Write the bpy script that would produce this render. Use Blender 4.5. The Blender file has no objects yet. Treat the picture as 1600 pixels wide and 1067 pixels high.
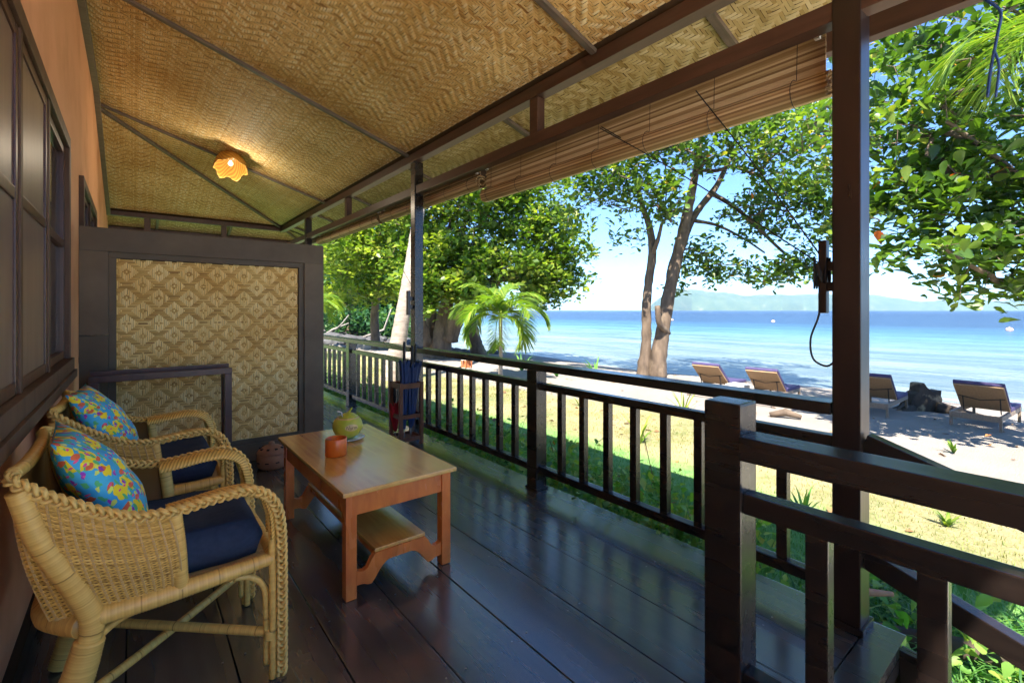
import bpy, bmesh, math, random
import numpy as np
from mathutils import Vector, Matrix
R = math.radians
rng = np.random.default_rng(7)
random.seed(7)
scene = bpy.context.scene
C = scene.collection

# ------------------------------------------------------------------ camera
EYE = 1.35
YAW = R(38.8)
FPX = 737.0
cam_d = bpy.data.cameras.new('camera')
cam = bpy.data.objects.new('camera', cam_d)
C.objects.link(cam)
cam.location = (0, 0, EYE)
cam.rotation_euler = (R(90), 0, -YAW)
cam_d.sensor_width = 36
cam_d.lens = 36 * FPX / 1600
cam_d.shift_y = -(533.5 - 485) / 1600
cam_d.clip_start = 0.05
cam_d.clip_end = 60000
scene.camera = cam

# ------------------------------------------------------------------ light
SUN = Vector((-0.455, -0.34, 0.82)).normalized()
world = bpy.data.worlds.new('World')
scene.world = world
world.use_nodes = True
wn = world.node_tree
wn.nodes.clear()
sky = wn.nodes.new('ShaderNodeTexSky')
sky.sky_type = 'NISHITA'
sky.sun_disc = False
sky.sun_elevation = math.asin(SUN.z)
sky.sun_rotation = math.atan2(SUN.x, SUN.y)
sky.air_density = 0.7
sky.dust_density = 0.1
sky.ozone_density = 3.0
bg = wn.nodes.new('ShaderNodeBackground')
bg.inputs['Strength'].default_value = 0.050
wo = wn.nodes.new('ShaderNodeOutputWorld')
tint = wn.nodes.new('ShaderNodeMix')          # the whole sky a little bluer, evenly
tint.data_type = 'RGBA'; tint.blend_type = 'MULTIPLY'; tint.inputs[0].default_value = 1
tint.inputs[7].default_value = (.66, .82, 1.0, 1)
wn.links.new(sky.outputs[0], tint.inputs[6])
wn.links.new(tint.outputs[2], bg.inputs[0])
wn.links.new(bg.outputs[0], wo.inputs[0])
sd = bpy.data.lights.new('sun', 'SUN')
sd.energy = 2.3
sd.angle = R(0.55)
sd.color = (1.0, 0.91, 0.78)
so = bpy.data.objects.new('sun', sd)
C.objects.link(so)
so.rotation_euler = (-SUN).to_track_quat('-Z', 'Y').to_euler()
scene.view_settings.view_transform = 'Standard'
scene.view_settings.look = 'None'
scene.view_settings.exposure = 3.12
scene.view_settings.gamma = 1
scene.view_settings.use_curve_mapping = False
cy = scene.cycles
cy.max_bounces = 8
cy.diffuse_bounces = 5
cy.glossy_bounces = 3
cy.transmission_bounces = 4
cy.volume_bounces = 0
cy.transparent_max_bounces = 8
cy.sample_clamp_indirect = 6
cy.use_denoising = True
cy.caustics_reflective = False
cy.caustics_refractive = False

# ------------------------------------------------------------------ helpers
VX, VY = math.sin(YAW), math.cos(YAW)

def at(px, py, d):
    l = (px - 800) * d / FPX
    return Vector((d * VX + l * VY, d * VY - l * VX, EYE + (485 - py) * d / FPX))

WLOC = {}

def wl(o):
    while o is not None:
        if o.name in WLOC:
            return WLOC[o.name]
        o = o.parent
    return Vector((0, 0, 0))

def tag(o, label=None, cat=None, group=None, kind=None):
    if label: o['label'] = label
    if cat: o['category'] = cat
    if group: o['group'] = group
    if kind: o['kind'] = kind
    return o

def thing(name, label=None, cat=None, loc=(0, 0, 0), group=None, kind=None):
    o = bpy.data.objects.new(name, None)
    o.empty_display_size = 0.1
    C.objects.link(o)
    o.location = loc
    WLOC[o.name] = Vector(loc)
    return tag(o, label, cat, group, kind)

def link_mesh(name, me, mat, parent=None, kind=None):
    o = bpy.data.objects.new(name, me)
    C.objects.link(o)
    if mat is not None and not me.materials:
        me.materials.append(mat)
    if parent is not None:
        o.parent = parent
    if kind: o['kind'] = kind
    return o

def mesh_np(name, V, F, tone=None, smooth=False):
    """V (n,3); F list of int arrays with equal columns, or a list of such arrays; tone per vertex."""
    me = bpy.data.meshes.new(name)
    if isinstance(F, np.ndarray): F = [F]
    F = [f for f in F if len(f)]
    loops = np.concatenate([f.ravel() for f in F]).astype(np.int32)
    tot = np.concatenate([np.full(len(f), f.shape[1], np.int32) for f in F])
    start = np.concatenate([[0], np.cumsum(tot)[:-1]]).astype(np.int32)
    me.vertices.add(len(V)); me.loops.add(len(loops)); me.polygons.add(len(tot))
    me.vertices.foreach_set('co', np.ascontiguousarray(V, np.float32).ravel())
    me.loops.foreach_set('vertex_index', loops)
    me.polygons.foreach_set('loop_start', start)
    me.polygons.foreach_set('loop_total', tot)
    if smooth:
        me.polygons.foreach_set('use_smooth', np.ones(len(tot), bool))
    me.update(calc_edges=True)
    if tone is not None:
        a = me.attributes.new('tone', 'FLOAT', 'POINT')
        a.data.foreach_set('value', np.ascontiguousarray(tone, np.float32))
    return me

def rotz(a):
    return Matrix.Rotation(a, 3, 'Z')

class MB:
    def __init__(s):
        s.v = []; s.f = []; s.t = []
    def add(s, vs, fs):
        n = len(s.v)
        s.v += [tuple(v) for v in vs]
        s.f += [tuple(i + n for i in f) for f in fs]
        return s
    def box(s, a, b):
        x0, y0, z0 = a; x1, y1, z1 = b
        return s.add([(x0,y0,z0),(x1,y0,z0),(x1,y1,z0),(x0,y1,z0),(x0,y0,z1),(x1,y0,z1),(x1,y1,z1),(x0,y1,z1)],
                     [(0,3,2,1),(4,5,6,7),(0,1,5,4),(1,2,6,5),(2,3,7,6),(3,0,4,7)])
    def bar(s, p0, p1, w, h, up=(0, 0, 1)):
        p0 = Vector(p0); p1 = Vector(p1)
        d = (p1 - p0).normalized(); u = Vector(up)
        sd_ = d.cross(u).normalized(); u = sd_.cross(d).normalized()
        vs = []
        for p in (p0, p1):
            for a, b in ((-1,-1),(1,-1),(1,1),(-1,1)):
                vs.append(p + sd_ * (a * w / 2) + u * (b * h / 2))
        return s.add(vs, [(0,1,2,3),(7,6,5,4),(0,4,5,1),(1,5,6,2),(2,6,7,3),(3,7,4,0)])
    def tube(s, pts, rad, n=8, caps=True, flat=1.0, up=None):
        pts = [Vector(p) for p in pts]
        if not hasattr(rad, '__len__'): rad = [rad] * len(pts)
        vs = []; fs = []
        t = (pts[1] - pts[0]).normalized()
        ref = Vector(up) if up else (Vector((0,0,1)) if abs(t.z) < .9 else Vector((1,0,0)))
        x = t.cross(ref).normalized()
        for i, p in enumerate(pts):
            t = (pts[min(i+1, len(pts)-1)] - pts[max(i-1, 0)]).normalized()
            x = (x - t * x.dot(t)).normalized()
            y = t.cross(x)
            for k in range(n):
                a = 2 * math.pi * k / n
                vs.append(p + x * (math.cos(a) * rad[i]) + y * (math.sin(a) * rad[i] * flat))
        for i in range(len(pts) - 1):
            for k in range(n):
                k2 = (k + 1) % n
                fs.append((i*n+k, i*n+k2, (i+1)*n+k2, (i+1)*n+k))
        if caps:
            fs.append(tuple(range(n-1, -1, -1)))
            fs.append(tuple((len(pts)-1)*n + k for k in range(n)))
        return s.add(vs, fs)
    def lathe(s, prof, c, n=24):
        cx, cy_, cz = c
        vs = []; fs = []
        for r, z in prof:
            for k in range(n):
                a = 2*math.pi*k/n
                vs.append((cx + r*math.cos(a), cy_ + r*math.sin(a), cz + z))
        for i in range(len(prof)-1):
            for k in range(n):
                k2 = (k+1) % n
                fs.append((i*n+k, i*n+k2, (i+1)*n+k2, (i+1)*n+k))
        return s.add(vs, fs)
    def prism(s, poly, fn, t0, t1):
        """poly of 2-D points, fn(a, b, t) -> 3-D point, extruded from t0 to t1"""
        n = len(poly)
        vs = [fn(a, b, t0) for a, b in poly] + [fn(a, b, t1) for a, b in poly]
        fs = [tuple(range(n-1, -1, -1)), tuple(range(n, 2*n))]
        fs += [(i, (i+1) % n, n+(i+1) % n, n+i) for i in range(n)]
        return s.add(vs, fs)
    def build(s, name, mat, parent=None, bevel=0, smooth=False, kind=None):
        o0 = wl(parent) if parent is not None else Vector((0, 0, 0))
        me = bpy.data.meshes.new(name)
        me.from_pydata([(v[0]-o0.x, v[1]-o0.y, v[2]-o0.z) for v in s.v], [], s.f)
        me.update()
        if s.t:
            a_ = me.attributes.new('tone', 'FLOAT', 'POINT')
            a_.data.foreach_set('value', np.array((s.t + [.5]*len(s.v))[:len(s.v)], np.float32))
        o = link_mesh(name, me, mat, parent, kind)
        if smooth:
            me.polygons.foreach_set('use_smooth', np.ones(len(me.polygons), bool))
        if bevel:
            bm = bmesh.new(); bm.from_mesh(me)
            bmesh.ops.bevel(bm, geom=bm.edges[:], offset=bevel, segments=2, profile=0.7, affect='EDGES', clamp_overlap=True)
            bm.to_mesh(me); bm.free()
        return o

def box(name, a, b, mat, parent=None, bevel=0.004, **k):
    return MB().box(a, b).build(name, mat, parent, bevel=bevel, **k)

def smooth_path(pts, per=8):
    """Catmull-Rom through the points"""
    P = [Vector(p) for p in pts]
    P = [P[0] * 2 - P[1]] + P + [P[-1] * 2 - P[-2]]
    out = []
    for i in range(1, len(P) - 2):
        for k in range(per):
            t = k / per
            a, b, c, d = P[i-1], P[i], P[i+1], P[i+2]
            out.append(0.5 * ((2*b) + (c-a)*t + (2*a-5*b+4*c-d)*t*t + (3*b-a-3*c+d)*t**3))
    out.append(P[-2])
    return out

def copy_tree(o, parent=None):
    c = o.copy(); C.objects.link(c); c.parent = parent
    for ch in list(o.children): copy_tree(ch, c)
    return c

# ------------------------------------------------------------------ materials
def new_mat(name):
    m = bpy.data.materials.new(name)
    m.use_nodes = True
    nt = m.node_tree
    nt.nodes.clear()
    out = nt.nodes.new('ShaderNodeOutputMaterial')
    return m, nt, out

def nd(nt, t, **k):
    n = nt.nodes.new(t)
    for a, b in k.items():
        if a in n.inputs: n.inputs[a].default_value = b
        else: setattr(n, a, b)
    return n

def ramp(nt, fac, stops):
    r = nt.nodes.new('ShaderNodeValToRGB')
    e = r.color_ramp.elements
    while len(e) < len(stops): e.new(0.5)
    for i, (p, c) in enumerate(stops):
        e[i].position = p
        e[i].color = (c[0], c[1], c[2], 1)
    nt.links.new(fac, r.inputs[0])
    return r.outputs[0]

def mixc(nt, fac, a, b, mode='MIX'):
    m = nt.nodes.new('ShaderNodeMix')
    m.data_type = 'RGBA'; m.blend_type = mode
    for i, v in ((0, fac), (6, a), (7, b)):
        if hasattr(v, 'links') or hasattr(v, 'is_linked'): nt.links.new(v, m.inputs[i])
        elif isinstance(v, (int, float)): m.inputs[i].default_value = v
        else: m.inputs[i].default_value = (v[0], v[1], v[2], 1)
    return m.outputs[2]

def noise(nt, scale, coord=None, detail=4, stretch=None, rough=.55, obj=True, off=(0,0,0)):
    if coord is None:
        tc = nt.nodes.new('ShaderNodeTexCoord'); coord = tc.outputs['Object']
    mp = nt.nodes.new('ShaderNodeMapping')
    mp.inputs['Scale'].default_value = stretch or (1, 1, 1)
    mp.inputs['Location'].default_value = off
    nt.links.new(coord, mp.inputs[0])
    n = nd(nt, 'ShaderNodeTexNoise', Scale=scale, Detail=detail, Roughness=rough)
    nt.links.new(mp.outputs[0], n.inputs['Vector'])
    return n.outputs[0]

def pmat(name, c1, c2, scale=6, stretch=(1,1,1), rough=.5, bump=.2, bscale=None, spec=.5, big=None, rvar=0.0,
         metallic=0, dist=.01, coat=0, per_object=0.0):
    """Principled with two-colour stretched noise, optional large stains and bump"""
    m, nt, out = new_mat(name)
    b = nd(nt, 'ShaderNodeBsdfPrincipled')
    n1 = noise(nt, scale, stretch=stretch, detail=6)
    col = ramp(nt, n1, [(.3, c1), (.7, c2)])
    if big:
        bc, bs, lo, hi = big
        nb = noise(nt, bs, detail=5, off=(3.1, 1.7, 2.3))
        f = ramp(nt, nb, [(lo, (0,0,0)), (hi, (1,1,1))])
        col = mixc(nt, f, col, bc)
    if per_object:
        oi = nt.nodes.new('ShaderNodeObjectInfo')
        mr = nd(nt, 'ShaderNodeMapRange')
        mr.inputs[3].default_value = 1 - per_object; mr.inputs[4].default_value = 1 + per_object
        nt.links.new(oi.outputs['Random'], mr.inputs[0])
        hs = nd(nt, 'ShaderNodeHueSaturation')
        nt.links.new(mr.outputs[0], hs.inputs['Value']); nt.links.new(col, hs.inputs['Color'])
        col = hs.outputs[0]
    nt.links.new(col, b.inputs['Base Color'])
    b.inputs['Roughness'].default_value = rough
    if rvar:
        nr = noise(nt, scale * .4, stretch=stretch, off=(9, 9, 9))
        mr = nd(nt, 'ShaderNodeMapRange'); mr.inputs[3].default_value = rough - rvar; mr.inputs[4].default_value = rough + rvar
        nt.links.new(nr, mr.inputs[0]); nt.links.new(mr.outputs[0], b.inputs['Roughness'])
    b.inputs['Specular IOR Level'].default_value = spec
    b.inputs['Metallic'].default_value = metallic
    b.inputs['Coat Weight'].default_value = coat
    b.inputs['Coat Roughness'].default_value = .2
    if bump:
        nbm = noise(nt, bscale or scale, stretch=stretch, detail=6, off=(5, 5, 5))
        bp = nd(nt, 'ShaderNodeBump', Strength=bump, Distance=dist)
        nt.links.new(nbm, bp.inputs['Height']); nt.links.new(bp.outputs[0], b.inputs['Normal'])
    nt.links.new(b.outputs[0], out.inputs[0])
    return m

def tone_mat(name, stops, rough=.5, translucent=0.0, spec=.4, patch=None, sheen=None):
    """colour from the per-piece tone attribute; leaves add a translucent layer"""
    m, nt, out = new_mat(name)
    a = nd(nt, 'ShaderNodeAttribute', attribute_name='tone')
    col = ramp(nt, a.outputs['Fac'], stops)
    if patch:
        pc, ps, lo, hi, st = patch
        f = ramp(nt, noise(nt, ps, detail=5, stretch=st), [(lo, (0,0,0)), (hi, (1,1,1))])
        col = mixc(nt, f, col, pc, 'MULTIPLY')
    b = nd(nt, 'ShaderNodeBsdfPrincipled', Roughness=rough)
    b.inputs['Specular IOR Level'].default_value = spec
    nt.links.new(col, b.inputs['Base Color'])
    if translucent:
        t = nd(nt, 'ShaderNodeBsdfTranslucent')
        g = mixc(nt, 1.0, col, (1.6, 1.8, .6), 'MULTIPLY')
        nt.links.new(g, t.inputs[0])
        ms = nd(nt, 'ShaderNodeMixShader'); ms.inputs[0].default_value = translucent
        nt.links.new(b.outputs[0], ms.inputs[1]); nt.links.new(t.outputs[0], ms.inputs[2])
        nt.links.new(ms.outputs[0], out.inputs[0])
    else:
        nt.links.new(b.outputs[0], out.inputs[0])
    return m

def plain(name, c, rough=.5, metallic=0, var=.15, bump=.05, spec=.5):
    return pmat(name, tuple(x*(1-var) for x in c), tuple(x*(1+var) for x in c), scale=30, rough=rough, bump=bump, metallic=metallic, spec=spec, dist=.003)

M = {}
M['plank'] = pmat('painted_plank', (.036,.038,.038), (.070,.072,.070), scale=3.5, stretch=(6,.5,6), rough=.27, rvar=.11, bump=.18, bscale=7,
                  spec=1.0, big=((.11,.095,.08), 2.6, .60, .80), dist=.003, per_object=.25, coat=1.0)
M['darkwood'] = pmat('dark_varnished_wood', (.010,.006,.005), (.020,.011,.009), scale=5, stretch=(4,4,.6), rough=.3, rvar=.08, bump=.2, spec=.6, dist=.003)
M['railwood'] = pmat('rail_wood', (.008,.0055,.005), (.016,.011,.009), scale=5, stretch=(5,.5,5), rough=.27, rvar=.08, bump=.2, spec=.7, dist=.003)
M['beamwood'] = pmat('beam_wood', (.05,.022,.014), (.09,.042,.027), scale=5, stretch=(5,.5,5), rough=.42, bump=.2, spec=.5, dist=.003)
M['battenwood'] = pmat('batten_wood', (.10,.075,.06), (.17,.13,.10), scale=6, stretch=(.5,6,3), rough=.6, bump=.2, dist=.003)
M['partwood'] = pmat('partition_wood', (.090,.066,.040), (.135,.102,.062), scale=4, stretch=(1,4,1), rough=.5, rvar=.1, spec=.3, bump=.25,
                     big=((.11,.09,.07), 2.3, .62, .85), dist=.004, per_object=.15)
M['redwood'] = pmat('reddish_wood', (.05,.018,.012), (.095,.036,.022), scale=6, stretch=(3,3,.5), rough=.35, bump=.15, dist=.003)
M['orangewood'] = pmat('orange_varnished_wood', (.56,.14,.026), (.74,.23,.045), scale=5, stretch=(4,1.2,1.2), rough=.27, rvar=.08, bump=.12, spec=.6, dist=.002,
                       big=((.20,.06,.02), 3.0, .58, .8))
M['tabletop'] = pmat('worn_table_top', (.52,.19,.035), (.80,.42,.085), scale=7, stretch=(6,.35,6), rough=.24, rvar=.08, bump=.1, spec=.7, dist=.002,
                     big=((.74,.46,.10), 1.6, .4, .7), coat=1.0)
M['standwood'] = pmat('stand_wood', (.10,.035,.015), (.18,.07,.03), scale=6, stretch=(3,3,.6), rough=.4, bump=.15, dist=.003)
M['plaster'] = pmat('orange_plaster', (.80,.40,.215), (.84,.44,.245), scale=2.2, rough=.8, bump=.12, bscale=14, spec=.3,
                    big=((.55,.22,.10), 1.1, .48, .8), dist=.006)
M['windowframe'] = pmat('window_frame_wood', (.075,.040,.024), (.13,.075,.048), scale=5, stretch=(3,3,.5), rough=.5, spec=.25, bump=.2, dist=.003)
M['windowpanel'] = pmat('window_panel_wood', (.15,.095,.070), (.22,.15,.115), scale=4, stretch=(3,3,.5), rough=.36, bump=.12, dist=.003)
M['skirting'] = plain('black_skirting', (.012,.011,.011), rough=.4)
M['metal'] = plain('grey_metal', (.35,.33,.3), rough=.4, metallic=.8)
M['black'] = plain('black_cord', (.012,.013,.016), rough=.6)
M['bluecord'] = plain('blue_cord', (.02,.06,.22), rough=.6)
M['white'] = plain('white_paint', (.7,.68,.64), rough=.5)
M['navy'] = pmat('navy_cloth', (.020,.034,.066), (.030,.048,.088), scale=60, rough=.85, bump=.3, spec=.25, dist=.001,
                 big=((.03,.05,.10), 6, .55, .85))
M['concrete'] = plain('pale_concrete', (.45,.42,.37), rough=.85, bump=.3)
# rattan
M['cane'] = tone_mat('wrapped_cane', [(0, (.24,.11,.02)), (.3, (.68,.40,.09)), (.7, (.88,.60,.16)), (1, (.92,.70,.26))], rough=.4, spec=.5, patch=((.75,.58,.42), 7, .55, .8, (1,1,1)))
M['caneplain'] = pmat('split_cane', (.50,.30,.10), (.68,.45,.18), scale=9, rough=.42, bump=.1, spec=.5, dist=.002)
M['braid'] = pmat('plaited_cane', (.70,.44,.11), (.90,.64,.20), scale=22, rough=.5, bump=.1, spec=.4, dist=.002)
M['wicker'] = tone_mat('wicker_weave', [(0, (.24,.11,.02)), (.35, (.60,.34,.06)), (.7, (.82,.52,.12)), (1, (.90,.65,.20))], rough=.5, spec=.4)
M['straw'] = tone_mat('ceiling_matting', [(0, (.44,.23,.07)), (.3, (.72,.46,.17)), (.6, (.86,.62,.27)), (.85, (.92,.73,.39)), (1, (.94,.80,.50))],
                      rough=.62, spec=.25, patch=((.72,.60,.44), .9, .38, .68, (1, 1.6, 1)))
M['strawpale'] = tone_mat('eave_matting', [(0, (.40,.27,.09)), (.4, (.58,.44,.20)), (.8, (.70,.57,.30)), (1, (.78,.66,.40))],
                      rough=.62, spec=.25, patch=((.7,.6,.45), .9, .40, .7, (1, 1.6, 1)))
M['panelweave'] = tone_mat('partition_weave', [(0, (.32,.17,.05)), (.3, (.60,.38,.11)), (.5, (.74,.50,.16)), (.75, (.88,.67,.26)), (1, (.94,.77,.36))],
                           rough=.5, spec=.35, patch=((.88,.76,.58), 2.2, .42, .65, (1, 1, 1)))
M['backing'] = plain('matting_back', (.07,.035,.012), rough=.9)
# bamboo blind
M['blind'] = tone_mat('bamboo_slats', [(0, (.17,.10,.045)), (.4, (.40,.27,.13)), (.75, (.60,.46,.26)), (1, (.80,.68,.44))], rough=.55, spec=.3, patch=((.8,.74,.62), 6, .45, .7, (1,.3,1)))
LEAF = [(0, (.026,.064,.015)), (.35, (.060,.125,.020)), (.65, (.12,.20,.025)), (.86, (.22,.28,.038)), (.93, (.42,.36,.05)), (.975, (.50,.22,.04)), (1, (.70,.12,.03))]
M['leaf'] = tone_mat('sea_almond_leaf', LEAF, rough=.38, translucent=.42, spec=.5)
M['leaf2'] = tone_mat('broad_leaf', [(0, (.035,.085,.018)), (.4, (.10,.18,.025)), (.75, (.21,.28,.035)), (1, (.36,.37,.07))], rough=.42, translucent=.42, spec=.45)
M['leafdark'] = tone_mat('forest_leaf', [(0, (.012,.055,.028)), (.5, (.035,.115,.045)), (1, (.12,.22,.06))], rough=.5, translucent=.35)
M['palmleaf'] = tone_mat('palm_leaflet', [(0, (.05,.13,.018)), (.5, (.13,.23,.030)), (1, (.32,.36,.06))], rough=.38, translucent=.4, spec=.5)
M['blade'] = tone_mat('grass_blade', [(0, (.08,.23,.05)), (.35, (.17,.30,.07)), (.6, (.23,.24,.08)), (1, (.36,.32,.17))], rough=.6, translucent=.3)
M['herb'] = tone_mat('herb_leaf', [(0, (.035,.13,.035)), (.5, (.10,.26,.05)), (.85, (.25,.38,.07)), (.93, (.30,.28,.06)), (1, (.25,.06,.03))], rough=.45, translucent=.4)
M['bark'] = pmat('tree_bark', (.060,.042,.030), (.165,.12,.085), scale=5, stretch=(1,1,.35), rough=.85, bump=.8, dist=.03, big=((.22,.17,.12), 2, .55, .75))
M['barkpalm'] = pmat('palm_bark', (.22,.18,.15), (.38,.32,.27), scale=6, stretch=(1,1,2.5), rough=.85, bump=.7, dist=.02)
M['twig'] = plain('twig', (.13,.085,.05), rough=.8)
M['stem'] = plain('green_stem', (.10,.12,.04), rough=.7)
M['drift'] = pmat('grey_driftwood', (.16,.15,.135), (.30,.28,.25), scale=4, stretch=(1,1,.4), rough=.9, bump=.6, dist=.02)
M['rock'] = pmat('dark_rock', (.03,.032,.036), (.11,.11,.115), scale=3, rough=.9, bump=.8, dist=.05)
M['clay'] = pmat('brown_clay', (.28,.13,.065), (.40,.21,.11), scale=8, rough=.75, bump=.2, dist=.004)
M['hole'] = plain('dark_hole', (.02,.012,.01), rough=.9)
M['coco'] = pmat('green_coconut', (.36,.42,.03), (.58,.55,.07), scale=5, rough=.4, bump=.08, big=((.24,.36,.02), 4, .5, .75), dist=.003)
M['cococut'] = plain('cut_coconut_rim', (.60,.42,.20), rough=.6)
M['cocolabel'] = plain('shaved_label', (.62,.50,.22), rough=.6)
M['ink'] = plain('black_ink', (.02,.012,.008), rough=.6)
M['cup'] = pmat('orange_glaze', (.55,.095,.012), (.72,.17,.02), scale=5, stretch=(1,1,.4), rough=.22, bump=.05, dist=.002)
M['plate'] = plain('glass_plate', (.62,.66,.60), rough=.15)
M['red'] = plain('red_cloth', (.42,.012,.022), rough=.7)
M['bluecloth'] = pmat('blue_cloth', (.010,.032,.11), (.016,.05,.17), scale=20, rough=.55, bump=.2, dist=.003)
M['purple'] = pmat('purple_cushion', (.035,.028,.085), (.06,.045,.14), scale=20, rough=.8, bump=.2, dist=.004)
M['tancloth'] = pmat('tan_sling', (.25,.165,.095), (.32,.21,.125), scale=30, rough=.75, bump=.1, dist=.003)
M['loungewicker'] = pmat('lounger_wicker', (.13,.095,.07), (.28,.22,.17), scale=60, rough=.6, bump=.5, dist=.006)
M['buoy'] = plain('buoy', (.75,.5,.35), rough=.5)

# ground
def ground_mat():
    m, nt, out = new_mat('ground_sand_and_turf')
    g = nd(nt, 'ShaderNodeNewGeometry')
    b = nd(nt, 'ShaderNodeBsdfPrincipled', Roughness=.95)
    b.inputs['Specular IOR Level'].default_value = .15
    a = nd(nt, 'ShaderNodeAttribute', attribute_name='tone')      # 0 turf .. 1 sand .. 2 wet / sea bed
    pos = g.outputs['Position']
    nA = noise(nt, .75, coord=pos, detail=7)
    nB = noise(nt, 9, coord=pos, detail=6)
    nF = noise(nt, 45, coord=pos, detail=4)
    turf = ramp(nt, nA, [(.34, (.10,.15,.045)), (.45, (.21,.21,.085)), (.55, (.30,.26,.13)), (.70, (.37,.31,.18))])
    turf = mixc(nt, ramp(nt, nB, [(.35, (0,0,0)), (.7, (.75,.75,.75))]), turf, (.33,.285,.175))
    shade = ramp(nt, a.outputs['Fac'], [(0, (0,0,0)), (.22, (0,0,0)), (.45, (1,1,1))])  # mask of lawn dryness: lush near the house, straw-dry farther out
    lush = mixc(nt, ramp(nt, nB, [(.3, (0,0,0)), (.75, (1,1,1))]), (.11,.29,.08), (.22,.36,.11))
    turf = mixc(nt, shade, lush, turf)
    sand = mixc(nt, ramp(nt, nA, [(.4, (0,0,0)), (.7, (1,1,1))]), (.31,.28,.25), (.26,.235,.21))
    sand = mixc(nt, ramp(nt, nF, [(.45, (0,0,0)), (.8, (.7,.7,.7))]), sand, (.27,.235,.20))
    wob = nd(nt, 'ShaderNodeMath', operation='MULTIPLY_ADD'); wob.inputs[1].default_value = .22; 
    nt.links.new(nB, wob.inputs[0]); nt.links.new(a.outputs['Fac'], wob.inputs[2])
    f = ramp(nt, wob.outputs[0], [(.94, (0,0,0)), (1.0, (1,1,1))])
    col = mixc(nt, f, turf, sand)
    st2 = nd(nt, 'ShaderNodeMapRange'); st2.inputs[1].default_value = 1.7; st2.inputs[2].default_value = 2.3
    nt.links.new(wob.outputs[0], st2.inputs[0])
    col = mixc(nt, st2.outputs[0], col, mixc(nt, ramp(nt, nB, [(.4, (0,0,0)), (.7, (1,1,1))]), (.055,.05,.045), (.16,.14,.12)))
    st3 = nd(nt, 'ShaderNodeMapRange'); st3.inputs[1].default_value = 3.2; st3.inputs[2].default_value = 3.6
    nt.links.new(a.outputs['Fac'], st3.inputs[0])
    col = mixc(nt, st3.outputs[0], col, (.80, .74, .62))  # pale bounce ground, out of view behind the camera
    nt.links.new(col, b.inputs['Base Color'])
    h = nd(nt, 'ShaderNodeMath', operation='MULTIPLY_ADD'); h.inputs[1].default_value = 1.0
    nS = noise(nt, 3.2, coord=pos, detail=3)
    nt.links.new(nS, h.inputs[0]); nt.links.new(nF, h.inputs[2])
    bp = nd(nt, 'ShaderNodeBump', Strength=.7, Distance=.05)
    nt.links.new(h.outputs[0], bp.inputs['Height']); nt.links.new(bp.outputs[0], b.inputs['Normal'])
    nt.links.new(b.outputs[0], out.inputs[0])
    return m

def sea_mat():
    m, nt, out = new_mat('sea_water')
    g = nd(nt, 'ShaderNodeNewGeometry')
    sx = nd(nt, 'ShaderNodeSeparateXYZ')
    nt.links.new(g.outputs['Position'], sx.inputs[0])
    pos = g.outputs['Position']
    nW = noise(nt, .02, coord=pos, detail=4, stretch=(1, .25, 1))
    add = nd(nt, 'ShaderNodeMath', operation='MULTIPLY_ADD'); add.inputs[1].default_value = 40
    nt.links.new(nW, add.inputs[0]); nt.links.new(sx.outputs[0], add.inputs[2])
    mr = nd(nt, 'ShaderNodeMapRange'); mr.inputs[1].default_value = 20; mr.inputs[2].default_value = 320
    nt.links.new(add.outputs[0], mr.inputs[0])
    # the water's own colour follows its depth: pale over the reef flat, turquoise, then deep blue
    col = ramp(nt, mr.outputs[0], [(0, (.29,.33,.32)), (.10, (.21,.29,.31)), (.19, (.085,.21,.27)), (.27, (.035,.12,.20)), (.36, (.008,.032,.08)), (1, (.002,.012,.045))])
    reef = ramp(nt, noise(nt, .22, coord=pos, detail=6, stretch=(1, .18, 1), rough=.65), [(.42, (1,1,1)), (.62, (.42,.50,.52))])
    col = mixc(nt, .8, col, reef, 'MULTIPLY')
    fine = ramp(nt, noise(nt, 1.3, coord=pos, detail=8, stretch=(1, .16, 1), rough=.75, off=(2,1,0)), [(.36, (.50,.60,.70)), (.50, (1,1,1)), (.66, (1.25,1.2,1.12))])  # light and dark of the ripples painted into the colour as streaks
    col = mixc(nt, 1.0, col, fine, 'MULTIPLY')
    b = nd(nt, 'ShaderNodeBsdfPrincipled', Roughness=.25)
    b.inputs['IOR'].default_value = 1.33
    b.inputs['Specular IOR Level'].default_value = .3
    foam = ramp(nt, noise(nt, .5, coord=pos, detail=7, stretch=(1, .12, 1), rough=.7, off=(4, 2, 0)), [(.66, (0,0,0)), (.74, (1,1,1))])
    near = nd(nt, 'ShaderNodeMapRange'); near.inputs[1].default_value = 30; near.inputs[2].default_value = 90; near.inputs[3].default_value = .8; near.inputs[4].default_value = 0
    nt.links.new(sx.outputs[0], near.inputs[0])
    ff = mixc(nt, 1.0, foam, near.outputs[0], 'MULTIPLY')
    col = mixc(nt, ff, col, (.7,.75,.75))
    nt.links.new(col, b.inputs['Base Color'])
    w1 = noise(nt, 1.6, coord=pos, detail=8, stretch=(1, .45, 1), rough=.7)
    w2 = noise(nt, .25, coord=pos, detail=5, stretch=(1, .35, 1))
    h = nd(nt, 'ShaderNodeMath', operation='MULTIPLY_ADD'); h.inputs[1].default_value = 3.0
    nt.links.new(w2, h.inputs[0]); nt.links.new(w1, h.inputs[2])
    bp = nd(nt, 'ShaderNodeBump', Strength=1.0, Distance=.55)
    nt.links.new(h.outputs[0], bp.inputs['Height']); nt.links.new(bp.outputs[0], b.inputs['Normal'])
    nt.links.new(b.outputs[0], out.inputs[0])
    return m

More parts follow.
